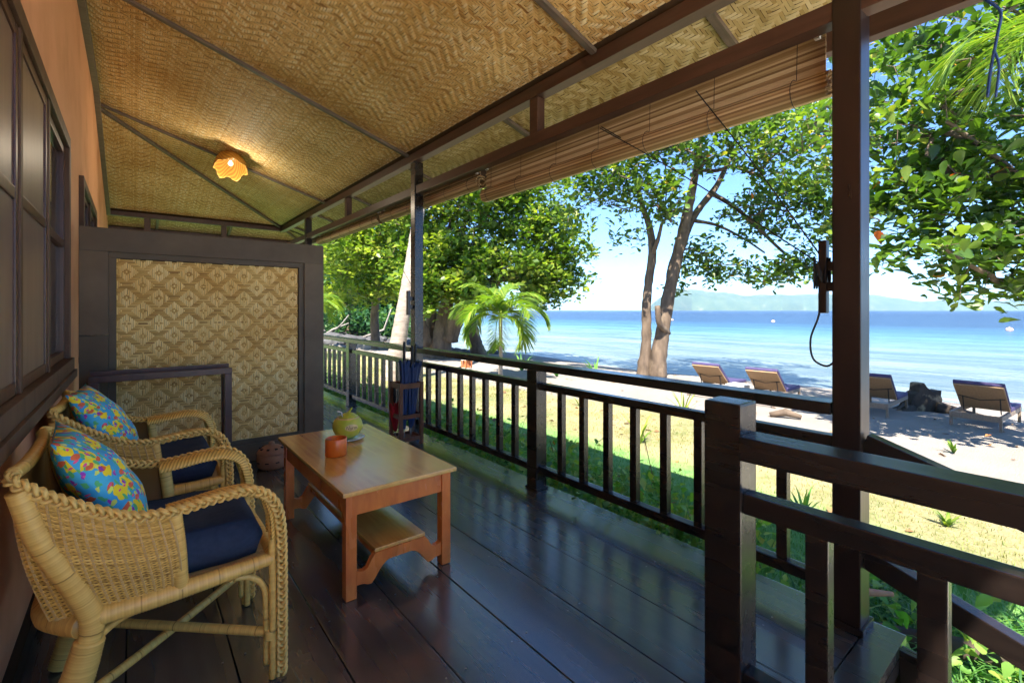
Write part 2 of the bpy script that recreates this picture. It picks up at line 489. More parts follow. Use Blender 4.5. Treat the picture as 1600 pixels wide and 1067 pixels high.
def hill_mat():
    m, nt, out = new_mat('island_slopes')
    g = nd(nt, 'ShaderNodeNewGeometry')
    b = nd(nt, 'ShaderNodeBsdfPrincipled', Roughness=.95)
    n = noise(nt, .012, coord=g.outputs['Position'], detail=8, rough=.65)
    col = ramp(nt, n, [(.35, (.035,.075,.03)), (.6, (.07,.11,.045)), (.78, (.22,.20,.11))])
    nt.links.new(col, b.inputs['Base Color'])
    nt.links.new(b.outputs[0], out.inputs[0])
    return m

def pillow_mat():
    """tropical print: small flowers, fish-like lozenges and leaves on a turquoise ground"""
    m, nt, out = new_mat('tropical_print')
    tc = nt.nodes.new('ShaderNodeTexCoord')
    col = ramp(nt, noise(nt, 4, coord=tc.outputs['UV']), [(.3, (.04,.36,.72)), (.7, (.10,.60,.80))])
    for sc, thr, c, off, st, wv in ((6, .34, (.80,.62,.02), (0,0,0), (1,1,1), .10), (9, .24, (.10,.45,.16), (5,3,0), (1,2.0,1), .06),
                                (6, .20, (.62,.13,.05), (2,7,0), (1.6,1,1), .05), (8, .17, (.30,.05,.42), (8,1,0), (1,1.5,1), .05),
                                (11, .18, (.62,.72,.12), (4,4,0), (1,1,1), .04), (9, .14, (.70,.10,.25), (1,9,0), (2,1,1), .03)):
        mp = nt.nodes.new('ShaderNodeMapping'); mp.inputs['Location'].default_value = off; mp.inputs['Scale'].default_value = st
        nt.links.new(tc.outputs['UV'], mp.inputs[0])
        wn_ = nd(nt, 'ShaderNodeTexNoise', Scale=sc*2.2, Detail=2); nt.links.new(mp.outputs[0], wn_.inputs['Vector'])
        wv_ = nd(nt, 'ShaderNodeVectorMath', operation='SCALE'); wv_.inputs[3].default_value = wv
        nt.links.new(wn_.outputs['Color'], wv_.inputs[0])
        ad = nd(nt, 'ShaderNodeVectorMath', operation='ADD'); nt.links.new(mp.outputs[0], ad.inputs[0]); nt.links.new(wv_.outputs[0], ad.inputs[1])
        vo = nd(nt, 'ShaderNodeTexVoronoi', Scale=sc, Randomness=.9); vo.voronoi_dimensions = '2D'
        nt.links.new(ad.outputs[0], vo.inputs['Vector'])
        rc = nd(nt, 'ShaderNodeMath', operation='LESS_THAN'); rc.inputs[1].default_value = thr
        nt.links.new(vo.outputs['Distance'], rc.inputs[0])
        sp = nd(nt, 'ShaderNodeSeparateColor'); nt.links.new(vo.outputs['Color'], sp.inputs[0])
        gt = nd(nt, 'ShaderNodeMath', operation='GREATER_THAN'); gt.inputs[1].default_value = .35; nt.links.new(sp.outputs[0], gt.inputs[0])
        mu = nd(nt, 'ShaderNodeMath', operation='MULTIPLY'); nt.links.new(rc.outputs[0], mu.inputs[0]); nt.links.new(gt.outputs[0], mu.inputs[1])
        col = mixc(nt, mu.outputs[0], col, tuple(min(1, x*1.25) for x in c))
    b = nd(nt, 'ShaderNodeBsdfPrincipled', Roughness=.7)
    b.inputs['Specular IOR Level'].default_value = .3
    nt.links.new(col, b.inputs['Base Color'])
    bp = nd(nt, 'ShaderNodeBump', Strength=.4, Distance=.004)
    nt.links.new(noise(nt, 7, detail=4), bp.inputs['Height']); nt.links.new(bp.outputs[0], b.inputs['Normal'])
    nt.links.new(b.outputs[0], out.inputs[0])
    return m

def glass_mat():
    m, nt, out = new_mat('dark_window_glass')
    b = nd(nt, 'ShaderNodeBsdfPrincipled', Roughness=.03)
    b.inputs['Base Color'].default_value = (.03, .035, .035, 1)
    b.inputs['Specular IOR Level'].default_value = 1.0
    nt.links.new(b.outputs[0], out.inputs[0])
    return m

def bulb_mat():
    m, nt, out = new_mat('lit_bulb')
    e = nd(nt, 'ShaderNodeEmission', Strength=.3); e.inputs[0].default_value = (1, .82, .5, 1)
    nt.links.new(e.outputs[0], out.inputs[0])
    return m

M['glass'] = glass_mat()

# ------------------------------------------------------------------ terrain
def sstep(x, a, b):
    t = np.clip((x - a) / (b - a), 0, 1)
    return t * t * (3 - 2 * t)

def shore_x(Y):
    return sstep(Y, 34, 70) * 22 + .5 * np.sin(Y * .35)

def zg(X, Y):
    X = np.asarray(X, float); Y = np.asarray(Y, float)
    xs = X - shore_x(Y)
    z = np.interp(xs, [-80, 2.6, 5, 8.4, 12, 16, 18.4, 22, 40, 400, 3000], [-.5, -.5, -.64, -.82, -.88, -1.08, -1.36, -1.75, -2.6, -8, -30])
    z = z + .03 * np.sin(X * 1.1 + 1) * np.sin(Y * .9) * sstep(X, 3, 7) * (1 - sstep(xs, 16, 18))
    hill = sstep(Y, 42, 100) * (1 - sstep(xs, -2, 15)) * 22 + sstep(-X, 25, 90) * 16
    return z + hill

xs_ = np.concatenate([[-3000,-1200,-500,-250,-120,-70], np.arange(-45, 2, 3.), np.arange(2, 22, .4), np.arange(22, 70, 2.), [80,100,140,200,400,900,3000]])
ys_ = np.concatenate([[-3000,-1200,-500,-200,-90,-50,-30,-20,-12], np.arange(-8, 30, .5), np.arange(30, 110, 2.), [120,140,180,260,500,1200,3000]])
GX, GY = np.meshgrid(xs_, ys_, indexing='ij')
GZ = zg(GX, GY)
nx, ny = GX.shape
ii, jj = np.meshgrid(np.arange(nx-1), np.arange(ny-1), indexing='ij')
gf = np.stack([ii*ny+jj, (ii+1)*ny+jj, (ii+1)*ny+jj+1, ii*ny+jj+1], -1).reshape(-1, 4)
gt = np.interp((GX - shore_x(GY)).ravel(), [-3000, 2.5, 4.6, 5.4, 8.0, 8.8, 20], [.1, .0, .1, .5, .78, .92, 1.4])
gt = gt + 1.2 * sstep(GY.ravel(), 24, 30)
gt = np.where((GY.ravel() < -.7) & (GX.ravel() > -30) & (GX.ravel() < 8), 4.0, gt)  # pale unseen ground behind the camera, added to bounce light onto the veranda
ground = link_mesh('ground', mesh_np('ground', np.stack([GX, GY, GZ], -1).reshape(-1, 3), gf, tone=gt, smooth=True), ground_mat(), kind='structure')

SEA_Z = -1.35
sxs = np.concatenate([[12.], np.geomspace(14, 11800, 60)])
sys_ = np.concatenate([-np.geomspace(10, 11800, 30)[::-1], np.linspace(-8, 60, 30), np.geomspace(70, 11800, 30)])
SX, SY = np.meshgrid(sxs, sys_, indexing='ij')
n1, n2 = SX.shape
ii, jj = np.meshgrid(np.arange(n1-1), np.arange(n2-1), indexing='ij')
sf = np.stack([ii*n2+jj, (ii+1)*n2+jj, (ii+1)*n2+jj+1, ii*n2+jj+1], -1).reshape(-1, 4)
link_mesh('sea', mesh_np('sea', np.stack([SX, SY, np.full_like(SX, SEA_Z)], -1).reshape(-1, 3), sf), sea_mat(), kind='structure')

# island across the strait
def ridge(name, p0, p1, dist, prof, depth, seed):
    r_ = np.random.default_rng(seed)
    n, m_ = 220, 14
    px = np.linspace(p0, p1, n)
    H = np.interp(px, [a for a, b in prof], [b for a, b in prof])
    wig = np.interp(np.arange(n), np.arange(0, n, 24), r_.normal(0, 1, len(np.arange(0, n, 24))))
    wig2 = r_.normal(0, 1, (n, m_))
    V = []
    for i in range(n):
        d0 = dist * (1 + .02 * wig[i])
        for j in range(m_):
            t = j / (m_ - 1)
            d = d0 + depth * t
            q = at(px[i], 485, d)
            h = H[i] * dist / FPX * math.sin(math.pi * min(1, t * 1.25) ** .6 * .5 if t < .8 else math.pi * .5 * (1 - (t - .8) * 4))
            h *= 1 + .06 * math.sin(px[i] * .19 + j * 1.3 + seed) * (0 < j < m_ - 1)
            V.append((q.x, q.y, SEA_Z - 3 + max(0, h) * 1.0 + (3 if j else 0)))
    ii, jj = np.meshgrid(np.arange(n-1), np.arange(m_-1), indexing='ij')
    f = np.stack([ii*m_+jj, (ii+1)*m_+jj, (ii+1)*m_+jj+1, ii*m_+jj+1], -1).reshape(-1, 4)
    return link_mesh(name, mesh_np(name, np.array(V), f, smooth=True), HILL, kind='structure')
HILL = hill_mat()
ridge('island_hills', 1012, 1330, 4200, [(1012,0),(1020,12),(1035,24),(1050,34),(1075,35),(1100,33),(1120,29),(1135,30),(1160,24),(1190,26),(1230,25),(1290,28),(1330,22)], 500, 3)
ridge('island_hills', 1290, 1900, 4600, [(1290,10),(1310,24),(1360,26),(1400,20),(1440,14),(1500,20),(1560,15),(1640,24),(1750,30),(1900,26)], 500, 5)

# haze: one closed box, sky outside it
hz = MB().box((-12400, -12400, -40), (12400, 12400, 215)).build('haze', None, kind='stuff')
hm, hnt, hout = new_mat('sea_haze')
pv = nd(hnt, 'ShaderNodeVolumePrincipled')
pv.inputs['Color'].default_value = (.46, .72, 1, 1)
pv.inputs['Density'].default_value = 1.0e-4
hnt.links.new(pv.outputs[0], hout.inputs['Volume'])
hz.data.materials.append(hm)

# ------------------------------------------------------------------ house: floor
floor = thing('floor', kind='structure')
seams = [-.36, -.02, .305, .629, .937, 1.248, 1.567, 1.873, 2.15, 2.505]
for i, (a, b) in enumerate(zip(seams[:-1], seams[1:])):
    cuts = [-.8, 11.0] if i % 2 else [-.8, 4.9 + .3 * i, 11.0]
    y0s = cuts[:]
    if a > 1.5:
        y0s = [.62 if c == -.8 else c for c in y0s]
    for c0, c1 in zip(y0s[:-1], y0s[1:]):
        dz = random.uniform(-.0015, .0015)
        box('plank', (a + .0025, c0 + .002, -.04), (b - .0025, c1 - .002, dz), M['plank'], floor, bevel=.003)
box('plank', (1.569, .50, -.04), (2.505, .616, .002), M['plank'], floor, bevel=.003)
nh = MB()
for a, b in zip(seams[:-1], seams[1:]):
    for q in range(1, 18):
        for x in (a + .04, b - .04):
            nh.lathe([(.0045, 0), (.003, .0008), (0, .001)], (x + random.uniform(-.004, .004), .3 + .6 * q + random.uniform(-.006, .006), .0017), 6)
nh.build('nail_heads', M['metal'], floor, kind='stuff')
sub = MB()
sub.box((-.36, -.8, -.10), (1.55, 11, -.046)); sub.box((1.551, .5, -.10), (2.49, 11, -.046))
sub.build('floor_frame', M['skirting'], floor)
MB().box((2.42, .5, -.5), (2.47, 11, -.101)).build('base_wall', M['concrete'], floor)

# stairs down at the near end of the opening
st = thing('stairs', 'dark wooden steps going down beside the foreground railing', 'stairs', (2.0, .3, -.5))
for k in range(3):
    box('tread', (1.60, .50 - .30 * (k + 1), -.20 - .13 * k), (2.375, .495 - .30 * k, -.165 - .13 * k), M['railwood'], st)
for xx in (1.555, 2.38):
    MB().prism([(.498, .0), (.40, -.01), (.33, -.07), (-.45, -.36), (-.45, -.52), (.498, -.5)], lambda a, b, t: (t, a, b), xx, xx + .042).build('stringer', M['railwood'], st, bevel=.003)

# ------------------------------------------------------------------ house: wall and windows
WX = -.345
wall = thing('house_wall', 'orange plastered house wall with dark framed windows along the veranda', 'wall', (WX, 4, 0))
wins = [(1.62, 4.18), (5.24, 7.1)]
wz0, wz1 = .97, 2.46
mbw = MB()
ylist = [-.9, 1.62, 4.18, 5.24, 7.1, 11.0]  # near end stops short out of view, so sun lights the ground there
for a, b in zip(ylist[:-1], ylist[1:]):
    if (a, b) in wins:
        mbw.box((WX - .2, a, -.5), (WX, b, wz0)); mbw.box((WX - .2, a, wz1), (WX, b, 3.95))
    else:
        mbw.box((WX - .2, a, -.5), (WX, b, 3.95))
mbw.build('plaster', M['plaster'], wall)
box('skirting_board', (WX, -.8, .001), (WX + .03, 11, .10), M['skirting'], wall)
for wi, (a, b) in enumerate(wins):
    fr = MB()
    t = .075
    fr.box((WX - .12, a, wz1 - t), (WX + .032, b, wz1)); fr.box((WX - .12, a, wz0), (WX + .05, b, wz0 + t))
    fr.box((WX - .12, a, wz0 + t), (WX + .033, a + t, wz1 - t)); fr.box((WX - .12, b - t, wz0 + t), (WX + .033, b, wz1 - t))
    wf = fr.build('window', M['windowframe'], wall, bevel=.005)
    MB().box((WX - .02, a - .02, wz0 - .05), (WX + .062, b + .02, wz0 - .001)).build('sill', M['windowframe'], wf, bevel=.004)
    n = 3 if wi == 0 else 2
    if wi == 0:
        segs = [(a + t, 2.47, 1), (2.52, 3.22, 1), (3.27, b - t, 0)]
    elif wi == 1:
        mid = (a + b) / 2
        segs = [(a + t, mid - .025, 0), (mid + .025, b - t, 0)]
    else:
        mid = (a + b) / 2
        segs = [(a + t, mid - .025, 0), (mid + .025, b - t, 0)]
    for si, (s0, s1, solid) in enumerate(segs):
        if si < len(segs) - 1:
            MB().box((WX - .10, s1 + .001, wz0 + t), (WX + .026, s1 + .049, wz1 - t)).build('mullion', M['windowframe'], wf, bevel=.004)
        z0, z1 = wz0 + t + .004, wz1 - t - .004
        s0 += .004; s1 -= .004
        w = .045
        cs = MB()
        xf = WX + .020 if solid else WX + .008
        cs.box((xf - .035, s0, z0), (xf, s0 + w, z1)); cs.box((xf - .035, s1 - w, z0), (xf, s1, z1))
        cs.box((xf - .035, s0 + w, z0), (xf - .001, s1 - w, z0 + w)); cs.box((xf - .035, s0 + w, z1 - w), (xf - .001, s1 - w, z1))
        cs.box((xf - .035, s0 + w, 1.745), (xf - .001, s1 - w, 1.79))
        cs.build('sash', M['redwood'], wf, bevel=.004)
        for q0, q1 in ((z0 + w, 1.745), (1.79, z1 - w)):
            if solid:
                MB().box((xf - .016, s0 + w, q0), (xf - .008, s1 - w, q1)).build('panel', M['windowpanel'], wf)
            else:
                MB().box((xf - .022, s0 + w, q0), (xf - .018, s1 - w, q1)).build('pane', M['glass'], wf)
# rooms behind: dark box so that no light leaks in
mbr = MB()
mbr.box((-5.2, -.9, -.5), (-5.0, 11, 4.2)); mbr.box((-5, -1.1, -.5), (WX - .2, -.9, 4.2)); mbr.box((-5, 11.0, -.5), (WX - .2, 11.2, 4.2))
mbr.build('back_walls', M['plaster'], wall)

# ------------------------------------------------------------------ roof with woven ceiling
EX, EYE_Y = 2.98, 11.12
SL = .307
def zc(X, Y):
    X = np.asarray(X, float); Y = np.asarray(Y, float)
    return 3.05 + SL * np.minimum(2.40 - X, 10.5 - Y)

def weave(over, cell, mapf, hgt, seed, nacross=2, toneJ=(.5, .2), toneI=(.5, .2), wfac=.93, skip=None):
    """over[i,j] True: the strand that runs along j is on top. Returns V, F, tone of every float."""
    r_ = np.random.default_rng(seed)
    def runs(O):
        n, m = O.shape
        P = np.zeros((n, m + 2), bool); P[:, 1:-1] = O
        dlt = P[:, 1:].astype(int) - P[:, :-1].astype(int)
        a = np.argwhere(dlt == 1); b = np.argwhere(dlt == -1)
        return a[:, 0], a[:, 1], b[:, 1]
    out = []
    for axis, O, tn in ((0, over, toneJ), (1, (~over).T, toneI)):
        c, s, e = runs(O)
        if skip is not None:
            mid = (s + e) / 2
            k = skip(c + .5, mid) if axis == 0 else skip(mid, c + .5)
            c, s, e = c[~k], s[~k], e[~k]
        N = len(c)
        L = (e - s).astype(float)
        st_ = np.stack([s - .35, s + np.minimum(.45, L * .3), e - np.minimum(.45, L * .3), e + .35], 1)
        hs = np.array([-.7, 1, 1, -.7])
        tilt = r_.normal(0, .25, (N, 1))
        if nacross == 2:
            ac = np.array([-.5, .5]) * wfac; ah = np.array([0., 0.])
        else:
            ac = np.array([-.5, -.22, .22, .5]) * wfac; ah = np.array([-.8, 0., 0., -.8])
        K = len(ac)
        cc = (c[:, None, None] + .5 + ac[None, None, :]) + r_.normal(0, .05, (N, 1, 1))
        ss = np.repeat(st_[:, :, None], K, 2)
        cc = np.repeat(cc, 4, 1)
        hh = hs[None, :, None] + ah[None, None, :] + tilt[:, :, None] * ac[None, None, :] + r_.normal(0, .15, (N, 1, 1))
        U, W = (cc, ss) if axis == 0 else (ss, cc)
        V = mapf(U * cell, W * cell, hh * hgt).reshape(-1, 3)
        base = (np.arange(N) * 4 * K)[:, None]
        fl = []
        for a in range(3):
            for b in range(K - 1):
                q = [a*K+b, a*K+b+1, (a+1)*K+b+1, (a+1)*K+b]
                if axis: q = q[::-1]
                fl.append(base + np.array(q)[None, :])
        F = np.concatenate(fl, 0)
        # strands keep their own colour along their whole length, floats vary a little
        strand = r_.normal(tn[0], tn[1], O.shape[0])[c] * .6 + r_.normal(tn[0], tn[1], N) * .4
        out.append((V, F, np.repeat(np.clip(strand, 0, 1), 4 * K)))
    n0 = len(out[0][0])
    return np.concatenate([out[0][0], out[1][0]]), np.concatenate([out[0][1], out[1][1] + n0]), np.concatenate([out[0][2], out[1][2]])

roof = thing('veranda_roof', 'veranda roof lined with woven bamboo matting between dark beams', 'roof', (1.3, 4, 3))
def ceiling_part(name, x0, x1, y0, y1, cell, mat, seed, mirror=9):
    nI, nJ = int((x1 - x0) / cell), int((y1 - y0) / cell)
    I, J = np.meshgrid(np.arange(nI), np.arange(nJ), indexing='ij')
    tri = np.abs((I + (np.random.default_rng(seed).random(1)[0] * 8)).astype(int) % (2 * mirror) - mirror)
    dia = np.abs(J % 24 - 12)
    big = ((J // 48) % 3 == 1)
    ph = np.where(big, tri + dia, tri + J)
    over = (ph % 6) < 3
    def mapf(U, W, h):
        X = x0 + U; Y = y0 + W
        Z = zc(X, Y) - h
        return np.stack([X, Y, Z], -1)
    V, F, T = weave(over, cell, mapf, .0026, seed, toneJ=(.76, .26), toneI=(.48, .26), wfac=.90)
    V = V - np.array(wl(roof))
    return link_mesh(name, mesh_np(name, V, F, tone=T), mat, roof, kind='stuff')
ceiling_part('ceiling_matting', WX, 2.34, -1.1, 10.42, .0165, M['straw'], 11)
ceiling_part('eave_matting', 2.46, EX - .05, -1.1, 10.42, .021, M['strawpale'], 12, mirror=6)
ceiling_part('end_matting', WX, EX - .05, 10.58, EYE_Y - .04, .021, M['strawpale'], 13, mirror=6)
# roof slab above the matting (keeps the sun out), follows both slopes
def roof_sheet(name, x0, x1, y0, y1, off, mat, nxx=40, nyy=90):
    X, Y = np.meshgrid(np.linspace(x0, x1, nxx), np.linspace(y0, y1, nyy), indexing='ij')
    Z = zc(X, Y) + off
    Z = np.where(X < -2.8, zc(np.full_like(X, -2.8), Y) + off - SL * (-2.8 - X), Z)
    V = np.stack([X, Y, Z], -1).reshape(-1, 3) - np.array(wl(roof))
    ii, jj = np.meshgrid(np.arange(nxx-1), np.arange(nyy-1), indexing='ij')
    f = np.stack([ii*nyy+jj, (ii+1)*nyy+jj, (ii+1)*nyy+jj+1, ii*nyy+jj+1], -1).reshape(-1, 4)
    return link_mesh(name, mesh_np(name, V, f), mat, roof)
roof_sheet('matting_backing', WX, EX, -1.13, EYE_Y, .006, M['backing'])
roof_sheet('roof_deck', -5.6, EX + .12, -1.17, EYE_Y + .1, .06, M['backing'])  # near end cut short out of view to let sunlight in behind
roof_sheet('roof_covering', -5.6, EX + .15, -1.2, EYE_Y + .12, .16, M['drift'])
# beams: top plate, lower plate, struts
def rb(name, a, b, m='beamwood', bev=.004): return box(name, a, b, M[m], roof, bevel=bev)
BX0, BX1 = 2.355, 2.445
rb('beam', (BX0, -1.14, 2.955), (BX1, 10.55, 3.045))
rb('beam', (BX0 + .004, -1.14, 2.60), (BX1 - .004, 10.55, 2.685))
rb('beam', (WX, 10.46, 2.965), (BX0 - .002, 10.54, 3.045))
rb('beam', (WX, 10.465, 2.60), (BX0 - .002, 10.535, 2.68))
rb('eave_beam', (EX - .05, -1.14, 2.745), (EX + .02, EYE_Y, 2.862))
rb('eave_beam', (WX, EYE_Y - .07, 2.745), (EX - .052, EYE_Y, 2.862))
for y in (-.7, 2.68, 6.72, 8.72):
    rb('strut', (BX0 + .008, y - .045, 2.686), (BX1 - .008, y + .045, 2.954))
for x in (1.36, .2):
    rb('strut', (x - .045, 10.47, 2.681), (x + .045, 10.53, 2.964))
def slope_bar(name, X0, Y0, X1, Y1, w, h, m):
    e = -.012 - h / 2
    p0 = Vector((X0, Y0, float(zc(X0, Y0)) + e)); p1 = Vector((X1, Y1, float(zc(X1, Y1)) + e))
    return MB().bar(p0, p1, w, h).build(name, M[m], roof, bevel=.003)
for y in (-.65, 2.07, 4.75, 7.62):
    slope_bar('batten', WX, y, BX0 - .002, y, .045, .028, 'battenwood')
for y in (-.5, 1.35, 3.2, 5.0, 6.8, 8.5, 10.0):
    slope_bar('batten', BX1 + .002, y, EX - .052, y, .05, .028, 'battenwood')
slope_bar('hip_rafter', WX + .02, 10.5 - (2.40 - WX - .02), BX0 - .004, 10.5 - (2.40 - BX0 + .004), .05, .035, 'battenwood')
slope_bar('hip_rafter', BX1 + .004, 10.545, EX - .06, 11.08, .04, .03, 'battenwood')
for x in (.35, 1.5):
    slope_bar('batten', x, 10.545, x, EYE_Y - .072, .045, .028, 'battenwood')
# trim where ceiling meets the wall
yy = [(-1.12, 2.0), (2.002, 7.0), (7.002, 10.45)]
for a, b in yy:
    za, zb = float(zc(WX, a)) , float(zc(WX, b))
    MB().prism([(a, za-.10), (b, zb-.10), (b, zb-.012), (a, za-.012)], lambda p, q, t: (t, p, q), WX + .001, WX + .05).build('cornice', M['battenwood'], roof, bevel=.003)

# ------------------------------------------------------------------ posts
def post(x0, x1, y0, y1, z0, z1, label, m='darkwood'):
    t = thing('veranda_post', label, 'post', ((x0+x1)/2, (y0+y1)/2, z0), 'posts carrying the veranda roof')
    MB().box((x0, y0, z0), (x1, y1, z1)).build('shaft', M[m], t, bevel=.007)
    return t
pA = post(2.352, 2.475, .618, .722, .002, 2.944, 'thick dark post nearest the camera, at the top of the steps')
MB().box((2.34, .606, .002), (2.487, .734, .03)).build('foot', M['railwood'], pA, bevel=.004)
pB = post(2.35, 2.45, 4.58, 4.68, .002, 2.944, 'slim dark post standing behind the umbrella stand', 'railwood')
pC = post(2.35, 2.45, 8.65, 8.75, .002, 2.944, 'far dark post rising behind the right end of the partition')
# the two plates pass the posts: post tops run just inside the plates' width, so cut the plates' look with cheeks
# cleats
def cleat(parent_post, c, axis, L=.325, w=.042, label=None, cord=True):
    t = thing('rope_cleat', label, 'cleat', c)
    x, y, z = c
    if axis == 'y':
        MB().box((x - w/2, y + .035, z - L/2), (x + w/2, y + .035 + w*.75, z + L/2)).build('bar', M['darkwood'], t, bevel=.005)
        for dz in (-.045, .045):
            MB().box((x - .016, y + .0015, z + dz - .02), (x + .016, y + .036, z + dz + .02)).build('standoff', M['darkwood'], t, bevel=.003)
    else:
        MB().box((x - .035 - w*.75, y - w/2, z - L/2), (x - .035, y + w/2, z + L/2)).build('bar', M['darkwood'], t, bevel=.005)
        for dz in (-.045, .045):
            MB().box((x - .036, y - .016, z + dz - .02), (x - .0015, y + .016, z + dz + .02)).build('standoff', M['darkwood'], t, bevel=.003)
    return t
cleat(pA, (2.415, .722, 1.50), 'y', label='dark wooden cleat with black cord wound on the thick near post')
cleat(pB, (2.35, 4.63, 1.43), 'x', L=.26, label='small dark cleat on the slim post behind the umbrellas')
cd = MB()
for k in range(5):
    pts = [(2.415 + .03*math.cos(a) , .722 + .035 + .022 + .03*math.sin(a), 1.50 + (.06 if (i % 2) else -.06) * math.sin(a*1.0) + .008*k) for i, a in enumerate(np.linspace(0, 2*math.pi, 13))]
    cd.tube(smooth_path(pts, 2), .0045, 5)
cd.tube(smooth_path([(2.43, .79, 1.44), (2.425, .795, 1.33), (2.43, .83, 1.22), (2.43, .82, 1.13), (2.43, .77, 1.10), (2.43, .735, 1.12)], 6), .0045, 6)
tag(cd.build('cord', M['black'], smooth=True), 'black cord coiled on the cleat and hanging in a loop', 'cord')

# ------------------------------------------------------------------ railings
rail = thing('veranda_railing', 'long dark railing along the sea side of the veranda deck', 'railing', (2.40, 4.5, 0))
RX = 2.40
RP = [(2.63, 2.74), (6.55, 6.66), (10.3, 10.4)]      # low rail posts (y0, y1)
for a, b in RP:
    MB().box((RX - .052, a, .002), (RX + .052, b, .898)).build('rail_post', M['railwood'], rail, bevel=.005)
    MB().box((RX - .062, a - .01, .002), (RX + .062, b + .01, .016)).build('foot', M['railwood'], rail, bevel=.003)
for a, b in ((.724, 4.576), (4.684, 8.646), (8.754, 10.42)):
    MB().box((RX - .06, a, .90), (RX + .06, b, .952)).build('top_rail', M['railwood'], rail, bevel=.006)
bays = [(.724, 2.628), (2.742, 4.578), (4.682, 6.548), (6.662, 8.648), (8.752, 10.298)]
for a, b in bays:
    MB().box((RX - .028, a, .755), (RX + .028, b, .805)).build('middle_rail', M['railwood'], rail, bevel=.004)
    MB().box((RX - .028, a, .128), (RX + .028, b, .180)).build('bottom_rail', M['railwood'], rail, bevel=.006)
    n = round((b - a) / .215)
    for k in range(1, n):
        y = a + (b - a) * k / n
        MB().box((RX - .021, y - .024, .1801), (RX + .021, y + .024, .7549)).build('baluster', M['railwood'], rail, bevel=.004)

fg = thing('stair_railing', 'foreground dark railing with a square newel post beside the steps', 'railing', (1.55, .2, 0))
MB().box((1.53, .725, -.06), (1.645, .85, 1.045)).build('newel_post', M['railwood'], fg, bevel=.009)
MB().box((1.515, -.8, .868), (1.63, .7245, .945)).build('top_rail', M['railwood'], fg, bevel=.006)
MB().box((1.545, -.8, .690), (1.605, .7245, .755)).build('middle_rail', M['railwood'], fg, bevel=.005)
MB().box((1.545, -.8, .12), (1.605, .7245, .175)).build('bottom_rail', M['railwood'], fg, bevel=.005)
for k in range(5):
    y = .515 - .255 * k
    MB().box((1.55, y - .03, .1751), (1.60, y + .03, .6899)).build('baluster', M['railwood'], fg, bevel=.005)
for hz_ in (.793, .318):
    MB().bar((2.41, .616, hz_), (2.41, -.9, hz_ - .35 * 1.516), .065, .085).build('handrail', M['railwood'], fg, bevel=.005)

# ------------------------------------------------------------------ partition
PY = 4.78
part = thing('partition', 'dark framed partition with a diamond woven bamboo panel', 'partition', (.55, PY, 0))
x0, x1, z0, z1 = WX + .032, 1.455, .002, 1.98
px0, px1, pz0, pz1 = -.10, 1.232, .20, 1.755
box('frame_board', (x0, PY - .03, pz1 + .045), (x1, PY + .04, z1), M['partwood'], part)
box('frame_board', (x0, PY - .03, z0), (x1, PY + .04, pz0 - .045), M['partwood'], part)
box('frame_board', (x0, PY - .03, pz0 - .0449), (px0 - .045, PY + .04, 1.16), M['partwood'], part)
box('frame_board', (x0, PY - .028, 1.163), (px0 - .045, PY + .038, pz1 + .0449), M['partwood'], part)
box('frame_board', (px1 + .045, PY - .03, pz0 - .0449), (x1, PY + .04, pz1 + .0449), M['partwood'], part)
for a, b in (((px0-.045, PY-.012, pz1), (px1+.045, PY+.03, pz1+.0449)), ((px0-.045, PY-.012, pz0-.0449), (px1+.045, PY+.03, pz0)),
             ((px0-.0449, PY-.011, pz0), (px0, PY+.03, pz1)), ((px1, PY-.011, pz0), (px1+.0449, PY+.03, pz1))):
    box('moulding', a, b, M['partwood'], part, bevel=.003)
box('panel_back', (px0, PY + .012, pz0), (px1, PY + .03, pz1), M['backing'], part, bevel=0)
cell = .0113
nI, nJ = int((px1 - px0) / cell), int((pz1 - pz0) / cell)
I, J = np.meshgrid(np.arange(nI), np.arange(nJ), indexing='ij')
P = 18
def tri_(a, o): return np.abs((a + o) % P - P // 2)
s1 = tri_(I, 4) + tri_(J, 7)
s2 = (P // 2 - tri_(I, 4)) + (P // 2 - tri_(J, 7))
s_ = np.minimum(s1, s2)
over = (s_ == 0) | ((s_ >= 3) & (s_ <= 6))
def mapp(U, W, h):
    return np.stack([px0 + U, PY + .006 - h, pz0 + W], -1)
V, F, T = weave(over, cell, mapp, .0022, 5, nacross=4, toneJ=(.84, .15), toneI=(.42, .20), wfac=.9)
link_mesh('woven_panel', mesh_np('woven_panel', V - np.array(wl(part)), F, tone=T), M['panelweave'], part, kind='stuff')

# low wooden rack in front of the partition
rk = thing('drying_rack', 'low dark red wooden rack standing in front of the woven partition', 'rack', (.2, 4.45, 0))
for y, zt in ((4.40, .885), (4.56, .905)):
    for x in (-.24, .575):
        MB().box((x, y, .002), (x + .052, y + .045, zt - .047)).build('leg', M['redwood'], rk, bevel=.004)
    MB().box((-.24, y - .001, zt - .046), (.628, y + .046, zt)).build('top_rail', M['redwood'], rk, bevel=.004)
for x in (-.235, .58):
    MB().box((x, 4.4461, .80), (x + .04, 4.5599, .84)).build('tie', M['redwood'], rk, bevel=.003)

